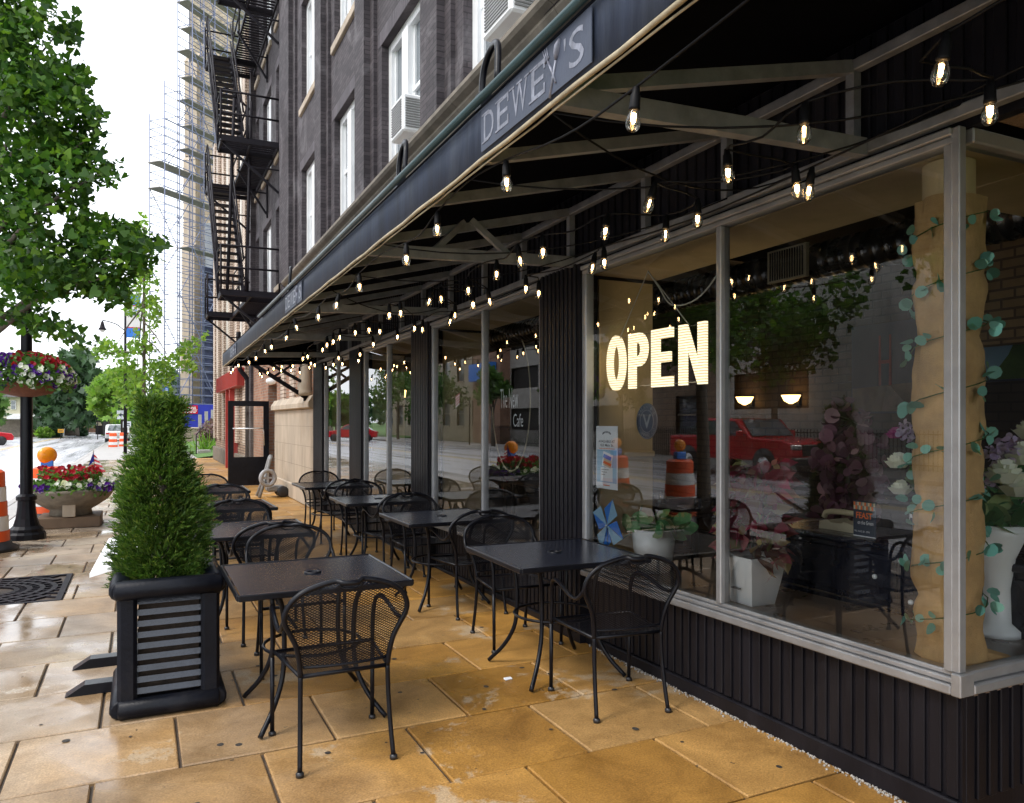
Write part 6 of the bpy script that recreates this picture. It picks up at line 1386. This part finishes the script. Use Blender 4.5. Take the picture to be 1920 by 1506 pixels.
gl = thing('globe_lamp', 'small white globe garden lamp beside the brick house', 'lamp', (*at(165, 95), 0)); x, y = at(165, 95); MB().tube([(x, y, -.2), (x, y, zed(792, 95))], .06, 6).build('post', M['iron'], gl, True); MB().ball((x, y, zed(786, 95)), .16, 12, 8).build('globe', M['white'], gl, True)
for i, (u, v, r_, dd_, lb, m) in enumerate(((83, 812, .75, 78, 'rounded pale green shrub against the white porch wall', 'palegreen'), (100, 812, .8, 80, 'dark clipped shrub right of the pale one', 'darkgreen'), (122, 812, .7, 90, 'dark shrub left of the thick trunk', 'darkgreen'), (151, 812, .6, 88, 'small clipped shrub right of the thick trunk', 'darkgreen'), (202, 808, .8, 92, 'yellow green shrub beside the dark cabinet sign', 'palegreen'))):
    x, y = at(u, dd_); z = zed(v, dd_); t = thing('shrub', lb, 'shrub', (x, y, -.1), 0, 'shrubs in the front gardens'); leaves('foliage', blob((x, y, max(.3, z)), (r_, r_, r_ * .75), 420, .3), .34, CLUMP, M[m], t, .3)
struct('far_lawn', MB().box(-60, 72, -.28, -16.82, 160, .02), M['grass'], 'green front lawns across the road', 'lawn')

# ================================================================ the other side of the street (seen mirrored in the shop windows)
OX = -17.2
def block(name, label, m, y0, y1, h, wins, wm='winglass', depth=12, x=OX):
    t = thing(name, label, 'building', (x, y0, 0)); mb = MB(); mb.quad((x, y0, -.2), (x, y1, -.2), (x, y1, h), (x, y0, h)) if not wins else None
    if wins:
        ys = sorted({y0, y1, *[q for w in wins for q in w[:2]]}); zs = sorted({-.2, h, *[q for w in wins for q in w[2:]]})
        for a, b in zip(ys, ys[1:]):
            for c, d_ in zip(zs, zs[1:]):
                if not any(w[0] <= a and b <= w[1] and w[2] <= c and d_ <= w[3] for w in wins): mb.quad((x, a, c), (x, b, c), (x, b, d_), (x, a, d_))
    mb.quad((x, y0, h), (x, y1, h), (x - depth, y1, h), (x - depth, y0, h)); mb.quad((x - depth, y0, -.2), (x, y0, -.2), (x, y0, h), (x - depth, y0, h)); mb.quad((x, y1, -.2), (x - depth, y1, -.2), (x - depth, y1, h), (x, y1, h)); mb.quad((x - depth, y1, -.2), (x - depth, y0, -.2), (x - depth, y0, h), (x - depth, y1, h))
    mb.build('wall', m, t, True)
    for a, b, c, d_ in wins:
        f = MB().box(x - .3, a, c, x - .22, b, d_); fo = f.build('window', M['dark'] if wm == 'dark' else M['winglass'], t, True)
        if wm != 'dark': MB().box(x - .2, a, (c + d_) / 2 - .04, x - .12, b, (c + d_) / 2 + .04).box(x - .2, a, c - .12, x + .06, b, c - .001).build('frame', M['stone'], fo, True)
    return t
gb0 = block('concrete_garage', 'grey board-marked concrete wall with dark openings across the road', M['concrete2'], 6, 26.5, 7.4, [(21.5, 25.6, 2.1, 3.6), (21.5, 25.6, 4.7, 6.2)], 'dark')
block('brick_flats', 'brown brick flats with pale windows rising behind the concrete wall', M['redbrick'], 2, 34, 17, [(a, a + 1.5, z, z + 1.7) for a in np.arange(5, 32, 4.2) for z in (8.2, 11.4, 14.2)], x=-29)
block('brick_office', 'tan brick building beside the concrete garage across the road', brick("tan_office_brick", (.30, .20, .14), (.40, .28, .20), (.30, .25, .2), .22, .075), 26.5, 34.5, 9.5, [(28, 29.6, 1.0, 2.8), (31.5, 33, 1.0, 2.8)], depth=9)
pg = block('parking_garage', 'pale concrete parking garage with open dark decks across the road', M['concrete'], 35, 50, 8.6, [(36 + 4.8 * i, 40.2 + 4.8 * i, z, z + 1.5) for i in range(3) for z in (1.0, 3.9, 6.7)], 'dark', x=-18.2)
block('stair_tower', 'red brick stair tower with a blue panel across the road', M['redbrick'], 50, 55, 11, [], x=-17.4)
tw = MB().box(-17.36, 50.6, 4.6, -16.8, 54.4, 5.9).build('blue_canopy', M['midblue']); tag(tw, 'plain blue canopy panel on the red brick stair tower', 'canopy')
block('stone_block', 'tan stone building with tall windows across the road', M['stone'], 58, 88, 12.5, [(60 + 3.6 * i, 61.8 + 3.6 * i, z, z + 2.2) for i in range(8) for z in (1.2, 5.2, 8.8)], x=-20.2)
for i, (x, y, h_, r_, m, lb) in enumerate(((-14.5, 20.5, 4.9, 2.2, 'ginkgo', 'street tree over the red pickup across the road'), (-14.6, 12.0, 5.2, 2.1, 'ginkgo', 'street tree before the blank concrete wall across the road'), (-14.6, 45, 3.7, 1.3, 'midgreen', 'small round street tree before the parking garage'), (-14.6, 57, 4.2, 2.6, 'midgreen', 'spreading street tree beyond the stair tower across the road'), (-14.8, 66, 4.4, 2.8, 'midgreen', 'spreading street tree before the tan stone building'), (-14.7, 30.5, 4.5, 1.7, 'darkgreen', 'dark street tree before the tan brick office'))):
    t = thing('roadside_tree', lb, 'tree', (x, y, 0), 0, 'street trees across the road'); n_ = 14; P_ = []
    for k in range(n_): P_.append(blob((x + RNG.normal() * r_ * .42, y + RNG.normal() * r_ * .45, h_ + RNG.normal() * r_ * .38), r_ * .42, 130, .2))
    leaves('crown', np.vstack(P_), .26, FAN, M[m], t, .4); tb = MB().tube([(x, y, -.1), (x + .05, y, h_ * .5), (x, y + .05, h_)], [.14, .11, .05], 8)
    for k in range(5): tb.tube([(x, y, h_ * (.5 + .08 * k)), tuple(P_[k][0])], [.05, .015], 5)
    tb.build('trunk', M['bark'], t, True)
# red pickup
PT = thing('pickup_truck', 'red four-door pickup truck parked across the road', 'pickup truck', (-11.9, 19.1, -.13), 0); 
b = MB().prism([(-2.75, .55), (-2.80, .80), (-2.72, 1.10), (-2.4, 1.18), (-1.15, 1.24), (-.55, 1.80), (.95, 1.84), (1.18, 1.28), (2.75, 1.26), (2.80, .60), (2.70, .52)], 'x', -.96, .96); o = b.build('body', M['truckred'], PT); md = o.modifiers.new('b', 'BEVEL'); md.width = .08; md.segments = 3
b = MB()
for s in (-1, 1):
    b.prism([(-1.0, 1.28), (-.52, 1.72), (.10, 1.75), (.10, 1.28)], 'x', s * .961, s * .967); b.prism([(.18, 1.28), (.18, 1.75), (.85, 1.75), (1.0, 1.30)], 'x', s * .961, s * .967)
b.add([(-.85, -1.15, 1.27), (.85, -1.15, 1.27), (.76, -.60, 1.78), (-.76, -.60, 1.78)], [(0, 1, 2, 3)]); b.v = [(q[0], q[1] - (.012 if abs(q[0]) < .9 else 0), q[2] + (.012 if abs(q[0]) < .9 else 0)) for q in b.v]; b.build('glazing', M['winglass'], PT)
for s in (-1, 1):
    for yy in (-1.75, 1.75):
        ar = MB().lathe([(.001, -.13), (.36, -.13), (.41, -.09), (.41, .09), (.36, .13), (.001, .13)], (0, 0, 0), 24).build('wheel', M['rubber'], PT); ar.location = (s * .86, yy, .41); ar.rotation_euler = (0, R(90), 0)
        MB().lathe([(.001, -.137), (.25, -.137), (.25, .137), (.001, .137)], (0, 0, 0), 18).build('rim', M['chrome'], ar)
        wa = MB().lathe([(.001, -.10), (.47, -.10), (.47, .10), (.001, .10)], (0, 0, 0), 20).build('wheel_arch', M['rubber'], PT); wa.location = (s * .868, yy, .46); wa.rotation_euler = (0, R(90), 0)
    MB().box(s * .55, -2.83, .90, s * .92, -2.70, 1.04, 0, .02).build('headlight', M['chrome'], PT); MB().box(s * 1.0, -.95, 1.24, s * 1.16, -.75, 1.44, 0, .03).build('mirror', M['truckred'], PT)
MB().box(-.5, -2.84, .72, .5, -2.77, 1.05, 0, .02).build('grille', M['rubber'], PT); MB().box(-.95, -2.92, .45, .95, -2.72, .68, 0, .04).build('bumper', M['rubber'], PT); MB().box(-.16, -2.93, .50, .16, -2.919, .64).build('number_plate', M['retro'], PT)
dn = thing('no_entry_sign', 'round red DO NOT ENTER sign on a post across the road', 'sign', (-13.8, 12.0, 0)); sxn, syn, szn = -13.8, 12.0, 2.6
MB().tube([(sxn - .06, syn, -.2), (sxn - .06, syn, 2.95)], .03, 6).build('post', M['galv'], dn, True); MB().prism([(syn + .38 * math.cos(a), szn + .38 * math.sin(a)) for a in np.linspace(0, 2 * PI, 25)[:-1]], 'x', sxn - .02, sxn).build('plate', M['truckred'], dn, True)
mb = MB().box(sxn, syn - .30, szn - .06, sxn + .006, syn + .30, szn + .06); mb.text('DO NOT', (sxn + .004, syn - .20, szn + .12), (0, 1, 0), (0, 0, 1), .40, .11, 0, 0, .01); mb.text('ENTER', (sxn + .004, syn - .20, szn - .24), (0, 1, 0), (0, 0, 1), .40, .11, 0, 0, .01); mb.build('lettering', M['retro'], dn, True)
fp = thing('pole_flag', 'red and white striped flag slanting from a post across the road', 'flag', (-14.0, 47.5, 2)); MB().tube([(-14.0, 47.5, -.1), (-14.0, 47.5, 3.2)], .05, 6).tube([(-14.0, 47.5, 2.6), (-13.5, 48.6, 3.9)], .02, 5).build('pole', M['iron'], fp, True); mb = MB()
for i in range(8): mb.quad((-13.62, 48.3 + .02 * i, 3.55 - .1 * i), (-13.65, 49.2, 3.3 - .1 * i), (-13.65, 49.2, 3.2 - .1 * i), (-13.62, 48.3, 3.45 - .1 * i), i % 2)
mb.build('flag_cloth', [M['truckred'], M['retro']], fp, True)
fn = thing('iron_fence', 'black iron fence with thin bars along the far pavement', 'fence', (-16.9, 20, 0)); mb = MB(); 
for z in (.15, 1.15): mb.box(-16.92, 12, z, -16.88, 50, z + .04)
mb.build('rail', M['iron'], fn, True); mb = MB()
for y in np.arange(12, 50, .16): mb.box(-16.91, y, -.1, -16.89, y + .02, 1.3)
mb.build('bars', M['iron'], fn, True)
